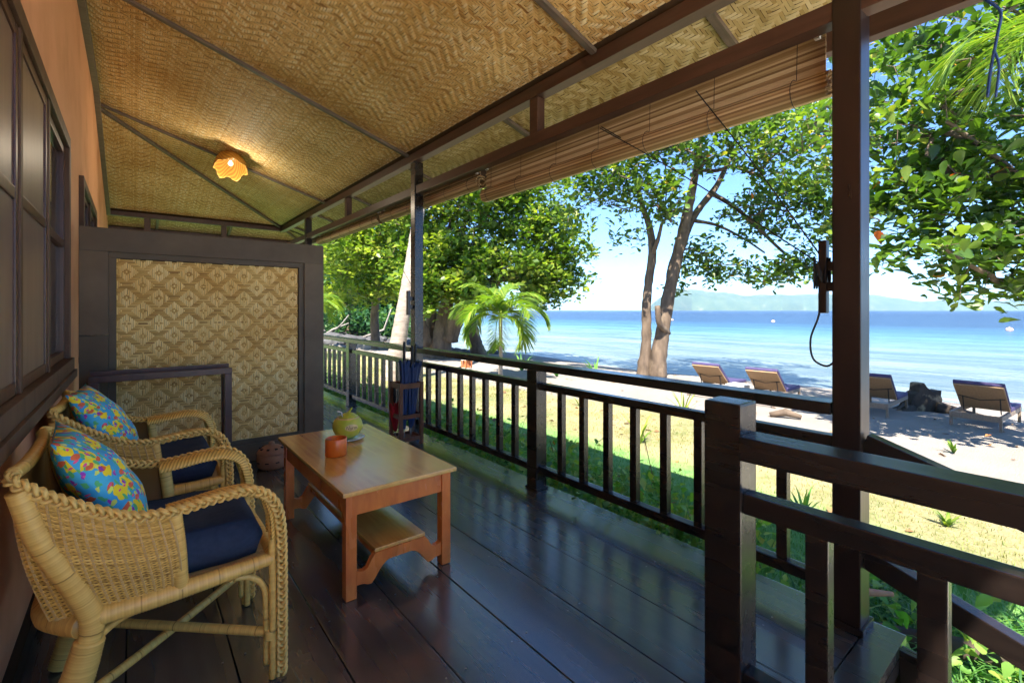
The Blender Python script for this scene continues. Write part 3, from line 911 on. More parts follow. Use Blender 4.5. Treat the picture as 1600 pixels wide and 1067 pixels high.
# ------------------------------------------------------------------ ceiling lamp
lp = Vector((1.02, 7.28, float(zc(1.02, 7.28)) - .15))
lamp = thing('ceiling_lamp', 'round woven rattan ceiling lamp with a lit bulb under the matting', 'lamp', lp)
n, m_ = 48, 12
V = []; T = []
F = []
for j in range(m_):
    t = j / (m_ - 1)
    for i in range(n):
        a = 2*math.pi*i/n
        r = .185 * math.sin(.18 + t * 1.5) * (1 + .05 * math.cos(6*a) * t)
        z = .15 * math.cos(t * 2.2) - .03 * t * (1 + math.cos(6*a))
        r += .003 * ((i + j) % 2)
        V.append((r*math.cos(a), r*math.sin(a), z)); T.append(.0 + .25*((i+j) % 2))
for j in range(m_-1):
    for i in range(n):
        F.append((j*n+i, j*n+(i+1) % n, (j+1)*n+(i+1) % n, (j+1)*n+i))
sh = link_mesh('shade', mesh_np('shade', np.array(V), np.array(F), tone=np.array(T)), M['wicker'], lamp)
mod = sh.modifiers.new('thick', 'SOLIDIFY'); mod.thickness = .006
MB().lathe([(0, -.035), (.02, -.03), (.032, -.008), (.03, .012), (.016, .035), (.014, .05), (0, .05)], lp + Vector((0, 0, -.015)), 16).build('bulb', bulb_mat(), lamp, smooth=True)
MB().lathe([(0, .034), (.02, .034), (.02, .085), (.045, .09), (.045, .13), (0, .13)], lp + Vector((0, 0, 0)), 16).build('socket', M['white'], lamp, smooth=False)
lamp.rotation_euler = (R(-30), R(4), 0)
ld = bpy.data.lights.new('bulb_light', 'POINT'); ld.energy = 2.2; ld.color = (1, .85, .64); ld.shadow_soft_size = .06
lo = bpy.data.objects.new('bulb_light', ld); C.objects.link(lo); lo.parent = lamp; lo.location = (0, 0, -.34)

# ------------------------------------------------------------------ bamboo blinds
def blind(y0, y1, label, drop=.18):
    bx = 2.53
    t = thing('bamboo_blind', label, 'blind', (bx, (y0+y1)/2, 2.5), 'rolled bamboo blinds under the eave')
    zt, rr = 2.655, .062
    zr = zt - drop - rr
    mbs = MB()
    n = int(drop / .011)
    for k in range(n):
        z = zt - .011 * (k + .5)
        mbs.bar((bx, y0, z), (bx, y1 + random.uniform(-.01, .01), z), .005, .0095); mbs.t += [random.uniform(.15, 1)] * 8
    mbs.build('hanging_slats', M['blind'], t, kind='stuff')
    mr_ = MB()
    turns = 36
    for k in range(turns * 2):
        a = 2*math.pi*k/turns
        r = rr - .008 * (k / turns)
        if k >= turns: r = rr * .62 - .004*(k/turns)
        c = Vector((bx + r*math.cos(a), 0, zr + r*math.sin(a)*1.0))
        ra = Vector((math.cos(a), 0, math.sin(a)))
        e = random.uniform(-.012, .012)
        mr_.bar(c + Vector((0, y0 - .02 + e, 0)), c + Vector((0, y1 + .02 + e, 0)), .012, .005, up=ra); mr_.t += [random.uniform(.05, .8)] * 8
    mr_.build('roll', M['blind'], t, kind='stuff')
    yy = np.arange(y0 + .12, y1, .42)
    cm = MB()
    for y in yy:
        cm.tube([(bx - .006, y, zt), (bx - .006, y + .004, zt - drop)], .0016, 4)
        pts = [(bx + (rr+.008)*math.cos(a), y + .01, zr + (rr+.008)*math.sin(a)) for a in np.linspace(0, 2*math.pi, 17)]
        cm.tube(pts, .0018, 4)
    cm.build('stitching', M['black'], t)
    hk = MB()
    for y in (y0 + .03, y1 - .03):
        hk.box((bx - .028, y - .012, zt - .03), (bx - .006, y + .012, zt + .02))
    hk.build('bracket', M['white'], t)
    return t
blind(.80, 3.52, 'longest bamboo blind rolled up at the near end of the eave', .19)
blind(3.62, 5.78, 'rolled bamboo blind hanging behind the slim middle post', .05)
blind(5.90, 8.45, 'farthest rolled bamboo blind, above the end of the partition', .05)
# cords
def cord(pts, label, m='black', r=.0035, per=6):
    tag(MB().tube(smooth_path(pts, per), r, 5).build('cord', M[m], smooth=True), label, 'cord')
cl = Vector((2.415, .775, 1.58))
cord([Vector((2.47, 1.42, 2.585)), Vector((2.45, 1.1, 2.1)), cl], 'steep black blind cord running from beam down to the cleat')
cord([Vector((2.47, 2.12, 2.585)), Vector((2.45, 1.5, 2.13)), cl + Vector((0, 0, -.03))], 'slanting black blind cord reaching farther along the beam')
cord([Vector((2.46, 2.1, 2.585)), Vector((2.56, 1.93, 2.45)), Vector((2.60, 1.75, 2.36)), Vector((2.6, 1.5, 2.40))], 'slack black cord looping under the long blind roll')
cord([Vector((2.97, .32, 2.74)), Vector((2.97, .27, 2.66)), Vector((2.97, .28, 2.56)), Vector((2.97, .30, 2.42)), Vector((2.97, .31, 2.30))], 'blue cord dangling from the eave beam right of the thick post', 'bluecord', .006)
cord([Vector((2.97, .29, 2.50)), Vector((2.97, .275, 2.42)), Vector((2.97, .285, 2.29))], 'short second strand of blue cord hanging by the eave beam', 'bluecord', .005)
cord([Vector((2.52, 6.0, 2.45)), Vector((2.5, 5.5, 2.1)), Vector((2.46, 4.72, 1.5))], 'thin black cord slanting to the slim middle post', 'black', .003)

# ------------------------------------------------------------------ table
TX0, TX1, TY0, TY1, TH = .745, 1.350, 2.150, 3.390, .515
tb = thing('coffee_table', 'orange varnished wooden coffee table with a lower shelf', 'table', ((TX0+TX1)/2, (TY0+TY1)/2, 0))
box('table_top', (TX0, TY0, TH - .022), (TX1, TY1, TH), M['tabletop'], tb, bevel=.005)
lx0, lx1, ly0, ly1 = TX0 + .022, TX1 - .022, TY0 + .028, TY1 - .06
for x in (lx0, lx1 - .052):
    for y in (ly0, ly1 - .052):
        box('leg', (x, y, .001), (x + .052, y + .052, TH - .023), M['orangewood'], tb, bevel=.004)
az0 = TH - .125
box('apron', (lx0 + .0525, ly0 + .006, az0), (lx1 - .0525, ly0 + .028, TH - .023), M['orangewood'], tb, bevel=.003)
box('apron', (lx0 + .0525, ly1 - .028, az0), (lx1 - .0525, ly1 - .006, TH - .023), M['orangewood'], tb, bevel=.003)
box('apron', (lx0 + .006, ly0 + .0525, az0), (lx0 + .028, ly1 - .0525, TH - .023), M['orangewood'], tb, bevel=.003)
box('apron', (lx1 - .028, ly0 + .0525, az0), (lx1 - .006, ly1 - .0525, TH - .023), M['orangewood'], tb, bevel=.003)
def bracket(y):
    W = lx1 - lx0 - .105
    prof = []
    N = 24
    top = []; bot = []
    for k in range(N + 1):
        u = k / N
        e = min(u, 1 - u) * 2                       # 0 at legs, 1 at the centre
        zt = .125 + .055 * float(sstep(np.array(e), .22, .42)) - .012 * math.sin(math.pi * min(1, e / .3)) * (e < .3)
        zb = .055 + .075 * float(sstep(np.array(e), .25, .75)) - .02 * math.exp(-((e - .33) / .12) ** 2)
        top.append((u * W, zt)); bot.append((u * W, zb))
    poly = bot + top[::-1]
    mb = MB()
    xx = lx0 + .0525
    n = N + 1
    vs = []
    for yv in (y, y + .03):
        for k in range(n): vs.append((xx + bot[k][0], yv, bot[k][1]))
        for k in range(n): vs.append((xx + top[k][0], yv, top[k][1]))
    fs = []
    for k in range(n - 1):
        fs.append((k, k+1, n+k+1, n+k))
        o = 2*n
        fs.append((o+n+k, o+n+k+1, o+k+1, o+k))
        fs.append((k+1, k, o+k, o+k+1))
        fs.append((n+k, n+k+1, o+n+k+1, o+n+k))
    mb.add(vs, fs)
    mb.build('end_stretcher', M['orangewood'], tb)
bracket(ly0 + .011); bracket(ly1 - .041)
cx = (lx0 + lx1) / 2
box('shelf', (cx - .135, ly0 + .013, .1812), (cx + .135, ly1 - .013, .20), M['tabletop'], tb, bevel=.004)
for x in (cx - .127, cx + .105):
    box('shelf_rail', (x, ly0 + .042, .148), (x + .022, ly1 - .042, .1808), M['orangewood'], tb, bevel=.002)

# plate, coconut, cup
pc = Vector((1.085, 3.05, TH + .001))
MB().lathe([(0, 0), (.05, 0), (.06, .004), (.105, .013), (.106, .017), (.06, .009), (0, .006)], pc, 32).build('plate', M['plate'], smooth=True)
tag(bpy.data.objects['plate'], 'small pale glass plate under the green coconut', 'plate')
cc = pc + Vector((0, 0, .006))
co = thing('coconut', 'green drinking coconut with Norm written on a pale shaved patch', 'coconut', cc)
R0 = .093
prof = [(R0 * math.sin(a) * 1.0, .082 - .082 * math.cos(a)) for a in np.linspace(.0, 2.25, 14)]
MB().lathe(prof, cc, 32).build('husk', M['coco'], co, smooth=True)
zt = prof[-1][1]; rt = prof[-1][0]
MB().lathe([(rt, zt - .001), (rt - .004, zt + .005), (rt - .016, zt + .004), (rt - .02, zt - .004), (0, zt - .006)], cc, 32).build('cut_rim', M['cococut'], co, smooth=True)
MB().lathe([(rt*.86, zt - .003), (rt*.80, zt + .010), (.036, zt + .024), (.022, zt + .031), (0, zt + .033)], cc + Vector((.006, 0, 0)), 24).build('lid', M['coco'], co, smooth=False)
MB().tube([cc + Vector((.006, 0, zt + .03)), cc + Vector((.016, -.004, zt + .045)), cc + Vector((.028, -.008, zt + .066))], [.008, .006, .004], 6).build('stalk', M['coco'], co)
vdir = Vector((-pc.x, -pc.y, 0)).normalized(); vs_ = Vector((-vdir.y, vdir.x, 0))
sp = cc + vdir * .045 + vs_ * -.052 + Vector((0, 0, zt))
sp = cc - Vector((vs_.x, vs_.y, 0)) * .03 + vdir * .03 + Vector((0, 0, zt))
MB().tube(smooth_path([sp + Vector((0, 0, -.02)), sp + Vector((0, 0, .03)) - vs_ * .004, sp + Vector((0, 0, .047)) - vs_ * .012, sp + Vector((0, 0, .05)) - vs_ * .034], 4), .003, 8).build('straw', M['white'], co, smooth=True)
def on_husk(u, w, lift):
    """u to the viewer's right, w up, on the husk's ellipsoid, metres from the label centre"""
    a = math.asin(max(-1, min(1, (w) / .095))) * 1.0 + .05
    z = .082 + .082 * math.sin(a)
    r = R0 * math.cos(a) + lift
    th = .28 + u / R0
    dirv = vdir * math.cos(th) + vs_ * math.sin(th)
    return cc + dirv * r + Vector((0, 0, z))
# viewer's right test: camera right vector projected
if vs_.dot(Vector((VY, -VX, 0))) < 0:
    vs_ = -vs_
V = [on_husk(0, 0, .0014)]; F = []
for j, rr in enumerate((.5, 1.0)):
    for k in range(20):
        a = 2*math.pi*k/20
        V.append(on_husk(.042*rr*math.cos(a), .025*rr*math.sin(a), .0014))
for k in range(20):
    k2 = (k+1) % 20
    F.append((0, 1+k, 1+k2)); F.append((1+k, 21+k, 21+k2, 1+k2))
MB().add(V, F).build('shaved_patch', M['cocolabel'], co)
ink = MB()
def stroke(pts):
    ink.tube([on_husk((x - .5) * .068, (y - .45) * .028, .0024) for x, y in pts], .0011, 5)
stroke([(.0,.0),(.06,1.0)]); stroke([(.06,1.0),(.22,.05)]); stroke([(.22,.05),(.30,1.05)])
stroke([(.40+.07*math.cos(a), .28+.26*math.sin(a)) for a in np.linspace(0, 6.28, 12)])
stroke([(.53,.05),(.55,.62)]); stroke([(.55,.42),(.60,.60),(.67,.55)])
stroke([(.72,.05),(.74,.62)]); stroke([(.74,.45),(.79,.62),(.83,.5),(.84,.05)]); stroke([(.84,.45),(.90,.62),(.95,.5),(.97,.05)])
ink.build('lettering', M['ink'], co)
kc = Vector((.915, 2.76, TH + .0012))
cup = thing('cup', 'orange glazed cylindrical cup in front of the coconut', 'cup', kc)
MB().lathe([(0, 0), (.056, 0), (.060, .004), (.060, .096), (.058, .099), (.054, .096), (.054, .012), (0, .012)], kc, 32).build('body', M['cup'], cup, smooth=False)
MB().lathe([(.0535, .07), (0, .07)], kc, 24).build('filling', M['hole'], cup)
for p in cup.children: 
    if p.name.startswith('body'):
        p.data.polygons.foreach_set('use_smooth', np.ones(len(p.data.polygons), bool)); p.data.update()

# clay pot
pp = Vector((.935, 4.47, .001))
pot = thing('clay_pot', 'brown clay pot with lid and small slots on the floor by the partition', 'pot', pp)
MB().lathe([(0, 0), (.095, 0), (.112, .02), (.118, .07), (.114, .115), (.105, .125), (.1, .12), (0, .12)], pp, 28).build('bowl', M['clay'], pot, smooth=True)
lid = MB().lathe([(.116, .1255), (.118, .135), (.10, .162), (.06, .185), (.03, .192), (.022, .205), (.024, .215), (.012, .222), (0, .223)], pp, 28).build('lid', M['clay'], pot, smooth=True)
sl = MB()
for k in range(9):
    a = k * 2*math.pi/9
    d = Vector((math.cos(a), math.sin(a), 0)); q = pp + d * .1165 + Vector((0, 0, .062)); s = Vector((-d.y, d.x, 0))
    sl.bar(q - s*.014, q + s*.014, .006, .010)
    q = pp + d * .088 + Vector((0, 0, .170)); 
    sl.bar(q - s*.010, q + s*.010, .02, .010)
sl.build('slot', M['hole'], pot)

# umbrella stand
us = thing('umbrella_stand', 'open brown wooden umbrella stand by the railing', 'umbrella stand', (2.175, 4.43, 0))
ux0, ux1, uy0, uy1 = 2.045, 2.305, 4.30, 4.56
for x in (ux0, ux1 - .035):
    for y in (uy0, uy1 - .035):
        box('leg', (x, y, .002), (x + .035, y + .035, .628), M['standwood'], us)
for zz in ((.57, .62), (.27, .31), (.045, .085)):
    for y in (uy0 + .006, uy1 - .024):
        box('slat', (ux0 + .0355, y, zz[0]), (ux1 - .0355, y + .018, zz[1]), M['standwood'], us, bevel=.002)
    for x in (ux0 + .006, ux1 - .024):
        box('slat', (x, uy0 + .0355, zz[0]), (x + .018, uy1 - .0355, zz[1]), M['standwood'], us, bevel=.002)
box('base_board', (ux0 + .0245, uy0 + .0245, .05), (ux1 - .0245, uy1 - .0245, .062), M['standwood'], us, bevel=.001)
def umbrella(x, y, top, tilt, m, label, rmax=.04):
    base = Vector((x, y, .064)); ax = Vector((tilt[0], tilt[1], 1)).normalized()
    t = thing('umbrella', label, 'umbrella', base, 'umbrellas in the wooden stand')
    Lh = (top - .064) / ax.z
    MB().tube([base, base + ax * Lh * .12, base + ax * (Lh - .19)], [.004, .006, .006], 8).build('shaft', M['metal'], t)
    hb = base + ax * (Lh - .19)
    MB().tube([hb, hb + ax*.02, hb + ax*.17, hb + ax*.19], [.009, .014, .014, .010], 10).build('handle', M['black'], t, smooth=True)
    vs = []; fs = []
    rings = 14; n = 32
    xv = ax.cross(Vector((0, 1, 0))).normalized(); yv = ax.cross(xv)
    c0, c1 = .10 * Lh, Lh - .20
    for j in range(rings):
        u = j / (rings - 1)
        r = rmax * (.25 + .85 * u ** .8) * (1 - .12 * math.exp(-((u - .78) / .05) ** 2))
        if j == rings - 1: r *= 1.12
        for k in range(n):
            a = 2*math.pi*k/n
            rr = r * (1 + .28 * math.cos(8*a + u*2.5)) * (1 + .05*math.sin(3*a))
            dz = (.03 * math.cos(8*a + u*2.5) if j == rings-1 else 0)
            vs.append(base + ax*(c0 + (c1-c0)*u + dz) + xv*rr*math.cos(a) + yv*rr*math.sin(a))
    for j in range(rings-1):
        for k in range(n):
            k2 = (k+1) % n
            fs.append((j*n+k, j*n+k2, (j+1)*n+k2, (j+1)*n+k))
    MB().add(vs, fs).build('canopy', m, t, smooth=True)
umbrella(2.125, 4.37, 1.035, (.0, .0), M['bluecloth'], 'tallest blue folded umbrella at the left of the stand')
umbrella(2.20, 4.39, .99, (.03, .01), M['bluecloth'], 'blue folded umbrella in the middle of the stand', .052)
umbrella(2.245, 4.45, 1.00, (.05, .0), M['bluecloth'], 'blue folded umbrella leaning right in the stand', .05)
umbrella(2.09, 4.50, .60, (-.03, -.02), M['red'], 'short red folded umbrella at the back of the stand', .045)

# ------------------------------------------------------------------ wicker armchairs (built round the origin: seat centre, facing +X)
def wrap_tube(mb, pts, r, per=24, n=12, pitch=.008, rip=.028, seed=0):
    """cane pole wound with thin bands: fine rings along its length"""
    P_ = smooth_path(pts, per)
    L = sum((P_[i+1]-P_[i]).length for i in range(len(P_)-1))
    N = max(8, int(L / (pitch / 2)))
    # resample
    acc = [0]
    for i in range(len(P_)-1): acc.append(acc[-1] + (P_[i+1]-P_[i]).length)
    acc = np.array(acc); A = np.array([tuple(p) for p in P_])
    s = np.linspace(0, acc[-1], N)
    Q = np.stack([np.interp(s, acc, A[:, k]) for k in range(3)], 1)
    rr = random.Random(seed)
    rads = []
    for i in range(N):
        base = r if not hasattr(r, '__len__') else float(np.interp(i/(N-1), np.linspace(0, 1, len(r)), r))
        rads.append(base * (1 + (rip if i % 2 else -rip) + rr.uniform(-.01, .01)))
        k_ = i // 2
        tn_ = .56 + .13 * math.sin(k_ * 12.9898 + seed) * math.cos(k_ * 4.1) - (.0 if i % 2 else .13) - (.35 if (k_ * 7919 + seed) % 13 == 0 and not i % 2 else 0)  # grooves between bands darkened in the colour, as creases in shade
        mb.t += [min(1, max(0, tn_))] * n
    mb.tube([Vector(q) for q in Q], rads, n)
    return mb

def braid_tube(parent, pts, r=.0145, strands=3, pitch=.072):
    P_ = smooth_path(pts, 14)
    A = np.array([tuple(p) for p in P_])
    acc = np.concatenate([[0], np.cumsum(np.linalg.norm(np.diff(A, axis=0), axis=1))])
    N = int(acc[-1] / .0065)
    s = np.linspace(0, acc[-1], N)
    Q = np.stack([np.interp(s, acc, A[:, k]) for k in range(3)], 1)
    Tn = np.gradient(Q, axis=0); Tn /= np.linalg.norm(Tn, axis=1)[:, None]
    Nn = np.zeros_like(Tn); n_ = np.array([.3, 0, 1.])
    for i in range(N):
        n_ = n_ - Tn[i] * np.dot(n_, Tn[i]); n_ /= np.linalg.norm(n_); Nn[i] = n_
    Sd = np.cross(Nn, Tn)
    b = None
    for k in range(strands):
        ph = 2*math.pi*(s / pitch + k / strands)
        off = Nn * (np.sin(ph) * r * .95)[:, None] + Sd * (np.sin(2*ph) * r * .55)[:, None]
        c = Q + off
        mb = MB()
        for h in (-.0042, .0042):
            mb.tube([Vector(q) for q in (c + Sd * h)], .0050, 6)
        if b is None:
            b = mb.build('braid', M['braid'], parent, smooth=True)
        else:
            mb.build('strand', M['braid'], b, smooth=True)
    return b

def make_chair():
    t = thing('wicker_armchair', None, 'armchair', (0, 0, 0), 'matching wicker armchairs')
    # rim line of one side (y = sign * half width), from back centre to front foot
    def rim(sg):
        return [(-.245, 0, .890), (-.250, .18*sg, .890), (-.262, .28*sg, .892), (-.250, .345*sg, .885), (-.17, .348*sg, .818), (-.02, .325*sg, .722),
                (.10, .315*sg, .702), (.23, .31*sg, .715), (.335, .31*sg, .712), (.40, .308*sg, .655), (.425, .305*sg, .55), (.430, .300*sg, .30), (.430, .298*sg, .01)]
    # woven shell: u round the back from the near side post to the far one, v from seat to rim
    def rim_pt(u):            # u in -1..1
        sg = 1 if u >= 0 else -1
        pts = smooth_path(rim(sg)[:7], 10)
        A = np.array([tuple(p) for p in pts])
        acc = np.concatenate([[0], np.cumsum(np.linalg.norm(np.diff(A, axis=0), axis=1))])
        s = abs(u) * acc[-1] * .985
        return np.array([np.interp(s, acc, A[:, k]) for k in range(3)])
    def seat_pt(u):
        a = abs(u); sg = 1 if u >= 0 else -1
        A = np.array([(-.215, 0, .43), (-.215, .15, .43), (-.19, .24, .43), (-.11, .272, .43), (.0, .285, .43), (.125, .287, .43)])
        acc = np.concatenate([[0], np.cumsum(np.linalg.norm(np.diff(A, axis=0), axis=1))])
        s = a * acc[-1]
        p = np.array([np.interp(s, acc, A[:, k]) for k in range(3)])
        p[1] *= sg
        return p
    def surf(u, v):
        a = seat_pt(u); b = rim_pt(u)
        p = a + (b - a) * v
        mid = math.sin(math.pi * v)
        d = np.array([p[0] + .02, p[1], 0]); d /= np.linalg.norm(d) + 1e-9
        return p + d * .025 * mid
    nu, nv = 104, 66
    grid = np.zeros((nu * 2 + 1, nv + 1, 3))
    us_ = np.linspace(-1, 1, nu * 2 + 1); vs2 = np.linspace(0.0, .99, nv + 1)
    for i, u in enumerate(us_):
        for j, v in enumerate(vs2): grid[i, j] = surf(u, v)
    du = np.gradient(grid, axis=0); dv = np.gradient(grid, axis=1)
    nrm = np.cross(dv, du); nrm /= np.linalg.norm(nrm, axis=2)[:, :, None] + 1e-9
    # weavers: ribbons wavy about the surface
    V = []; F = []; T = []
    r_ = np.random.default_rng(3)
    base = 0
    for j in range(nv):
        cen = (grid[:, j] + grid[:, j+1]) / 2
        wv = (np.where((np.arange(nu*2+1) // 2 + j) % 2 == 0, 1, -1) * np.where(np.arange(nu*2+1) % 2 == 0, 1, .0))
        off = nrm[:, j] * (wv * .0028)[:, None]
        up = (grid[:, j+1] - grid[:, j])
        rows = [cen + off*.9 - up*.52 - nrm[:, j]*.0014, cen + off + nrm[:, j]*.0012, cen + off*.9 + up*.52 - nrm[:, j]*.0014]
        n_ = len(cen)
        tn = np.clip(r_.normal(.55, .15) + r_.normal(0, .10, n_), 0, 1)
        for r in rows: V.append(r)
        T += [tn]*3
        i = np.arange(n_-1)
        for q in range(2):
            F.append(np.stack([base+q*n_+i, base+q*n_+i+1, base+(q+1)*n_+i+1, base+(q+1)*n_+i], 1))
        base += 3*n_
    GG = grid - nrm * .0045
    lin = mesh_np('gap_shade', GG.reshape(-1, 3), np.array([(i*(nv+1)+j, (i+1)*(nv+1)+j, (i+1)*(nv+1)+j+1, i*(nv+1)+j+1) for i in range(nu*2) for j in range(nv)]), tone=np.full(GG.shape[0]*GG.shape[1], .0), smooth=True)  # dark sheet behind the weavers, standing in for shade in the gaps
    me = mesh_np('woven_back', np.concatenate(V), np.concatenate(F), tone=np.concatenate(T), smooth=True)
    sh = link_mesh('woven_back', me, M['wicker'], t, kind='stuff')
    link_mesh('gap_shade', lin, M['wicker'], sh)
    mb = MB()
    for i in range(0, nu*2+1, 4):
        mb.tube([Vector(grid[i, j]) for j in range(0, nv+1, 4)] + [Vector(grid[i, nv])], .0035, 5, caps=False)
    mb.build('stake', M['caneplain'], sh, kind='stuff')
    # arms: woven band over the arm from the side post to the front foot top, with a braid on its outer edge
    for sg in (-1, 1):
        pts = [(.085, .265*sg, .695), (.16, .262*sg, .702), (.24, .262*sg, .712), (.32, .262*sg, .708), (.375, .262*sg, .672), (.400, .262*sg, .60), (.405, .262*sg, .52)]
        P_ = smooth_path(pts, 12)
        A = np.array([tuple(p) for p in P_]); N = len(A)
        Tn = np.gradient(A, axis=0); Tn /= np.linalg.norm(Tn, axis=1)[:, None]
        Nn = np.cross(Tn, np.array([0, 1., 0])); Nn /= np.linalg.norm(Nn, axis=1)[:, None]
        Nn *= np.sign(Nn[0, 2]) if Nn[0, 2] else 1
        if Nn[0, 2] < 0: Nn = -Nn
        K = 9
        V = []; T = []
        for i in range(N):
            for k in range(K):
                a = math.pi * (k / (K-1))
                wob = .0022 * (1 if (i + k) % 2 else -1)
                V.append(A[i] + np.array([0, 1., 0]) * (-math.cos(a) * .045 * sg) + Nn[i] * (math.sin(a) * .026 - .012 + wob))
                T.append(np.clip(.5 + .36 * (1 if (i+k) % 2 else -1) + random.uniform(-.1, .1), 0, 1))
        F = [(i*K+k, i*K+k+1, (i+1)*K+k+1, (i+1)*K+k) for i in range(N-1) for k in range(K-1)]
        am = link_mesh('arm', mesh_np('arm', np.array(V), np.array(F), tone=np.array(T), smooth=False), M['wicker'], t)
        mo = am.modifiers.new('thick', 'SOLIDIFY'); mo.thickness = .008; mo.offset = -1
        # side post between shell and arm opening
        wrap_tube(MB(), [(.125, .288*sg, .44), (.118, .300*sg, .57), (.105, .306*sg, .69)], .021, 6, seed=2).build('side_post', M['cane'], t, smooth=True)
        # braided trim
        braid_tube(t, rim(sg)[2:])
        # front legs: two plain canes beside the braid
        wrap_tube(MB(), [(.375, .278*sg, .665), (.396, .280*sg, .58), (.400, .282*sg, .44), (.402, .282*sg, .20), (.402, .282*sg, .002)], .013, 8, rip=.012, pitch=.02, seed=4).build('leg', M['cane'], t, smooth=True)
        wrap_tube(MB(), [(.400, .256*sg, .60), (.407, .256*sg, .45), (.408, .256*sg, .20), (.408, .256*sg, .004)], .012, 8, rip=.012, pitch=.02, seed=5).build('leg', M['cane'], t, smooth=True)
        wrap_tube(MB(), [(.395, .272*sg, .145), (.396, .272*sg, .175)], .0225, 6, seed=8).build('binding', M['cane'], t, smooth=True)
        # rear post, wound, then splayed foot
        rp = wrap_tube(MB(), [(-.245, .345*sg, .86), (-.20, .330*sg, .70), (-.125, .300*sg, .52), (-.095, .290*sg, .42), (-.105, .29*sg, .345)], [.026, .029, .031, .031, .030], 12, seed=6)
        rp.build('rear_post', M['cane'], t, smooth=True)
        wrap_tube(MB(), [(-.100, .288*sg, .365), (-.13, .285*sg, .25), (-.185, .28*sg, .10), (-.215, .275*sg, .003)], [.038, .043, .041, .036], 10, seed=7).build('leg', M['cane'], t, smooth=True)
        # seat side rail, wound, and curved brace
        wrap_tube(MB(), [(-.10, .285*sg, .425), (.10, .284*sg, .428), (.30, .280*sg, .435), (.405, .275*sg, .44)], [.030, .030, .026, .022], 10, seed=9).build('seat_rail', M['cane'], t, smooth=True)
        wrap_tube(MB(), [(.385, .262*sg, .05), (.383, .262*sg, .25), (.375, .262*sg, .335), (.335, .262*sg, .385), (.28, .262*sg, .40)], .011, 8, rip=.012, pitch=.02, seed=10).build('brace', M['cane'], t, smooth=True)
        wrap_tube(MB(), [(-.12, .262*sg, .24), (-.085, .262*sg, .34), (-.03, .262*sg, .385), (.03, .262*sg, .398)], .011, 8, rip=.012, pitch=.02, seed=11).build('brace', M['cane'], t, smooth=True)
    wrap_tube(MB(), [(.405, -.275, .44), (.412, 0, .435), (.405, .275, .44)], .022, 10, seed=12).build('seat_rail', M['cane'], t, smooth=True)
    wrap_tube(MB(), [(-.11, -.285, .41), (-.20, -.15, .405), (-.215, 0, .405), (-.20, .15, .405), (-.11, .285, .41)], .036, 10, seed=13).build('seat_rail', M['cane'], t, smooth=True)
    wrap_tube(MB(), [(.395, -.268, .165), (.12, -.02, .172), (-.165, .262, .165)], .016, 8, seed=14).build('cross_stretcher', M['cane'], t, smooth=True)
    wrap_tube(MB(), [(.395, .268, .155), (.12, .02, .142), (-.165, -.262, .155)], .015, 8, rip=.012, seed=15).build('cross_stretcher', M['cane'], t, smooth=True)
    wrap_tube(MB(), [rim(-1)[2], rim(-1)[1], rim(1)[0], rim(1)[1], rim(1)[2]], .019, 12, seed=21).build('back_roll', M['cane'], t, smooth=True)
    # seat deck
    mb = MB()
    for k in range(26):
        y = -.25 + .5 * k / 25
        mb.bar((-.18, y, .438), (.40, y, .442), .016, .004)
    mb.build('seat_slats', M['caneplain'], t, kind='stuff')
    return t

def cushion_mesh(name, sx, sy, sz, n=18, puff=.5, uv=False, seed=0, pw=3.2):
    """padded square: rounded edge, thicker in the middle"""
    r_ = np.random.default_rng(seed)
    V = []; uvs = []
    g = np.linspace(-1, 1, n + 1)
    for side in (1, -1):
        for a in g:
            for b in g:
                e = max(0., (1 - abs(a) ** pw)) ** (.5 if pw > 3 else .62) * max(0., (1 - abs(b) ** pw)) ** (.5 if pw > 3 else .62)
                e2 = (1 - puff) * min(1, e * 3) + puff * e
                pin = 1 - .05 * (1 - a*a) * (abs(b) > .99) - .05 * (1 - b*b) * (abs(a) > .99)
                x = a * sx / 2 * (1 - .04 * (1 - b*b) * 0) ; y = b * sy / 2
                pk = .05 if pw < 4 else 0
                x *= (1 - pk * (1 - b**2)); y *= (1 - pk * (1 - a**2))
                if pw >= 4:
                    q = max(abs(a), abs(b)) ** 8 * (min(abs(a), abs(b)) ** 8); x *= 1 - .05 * q; y *= 1 - .05 * q
                wr = .035 * math.sin(7*a + 3*b + seed) * math.cos(5*b - 2*a) * sz * e
                V.append((x, y, side * (sz / 2 * e2 + wr)))
                uvs.append(((a + 1) / 2, (b + 1) / 2 + (1.3 if side < 0 else 0)))
    N = (n + 1) ** 2
    F = []
    for i in range(n):
        for j in range(n):
            q = (i*(n+1)+j, (i+1)*(n+1)+j, (i+1)*(n+1)+j+1, i*(n+1)+j+1)
            F.append(q); F.append(tuple(x + N for x in q[::-1]))
    me = bpy.data.meshes.new(name)
    me.from_pydata(V, [], F)
    if uv:
        L = me.uv_layers.new(name='UVMap')
        for p in me.polygons:
            for li in p.loop_indices:
                L.data[li].uv = uvs[me.loops[li].vertex_index]
    me.polygons.foreach_set('use_smooth', np.ones(len(F), bool))
    bm = bmesh.new(); bm.from_mesh(me); bmesh.ops.remove_doubles(bm, verts=bm.verts, dist=1e-5); bm.to_mesh(me); bm.free()
    me.update()
    return me

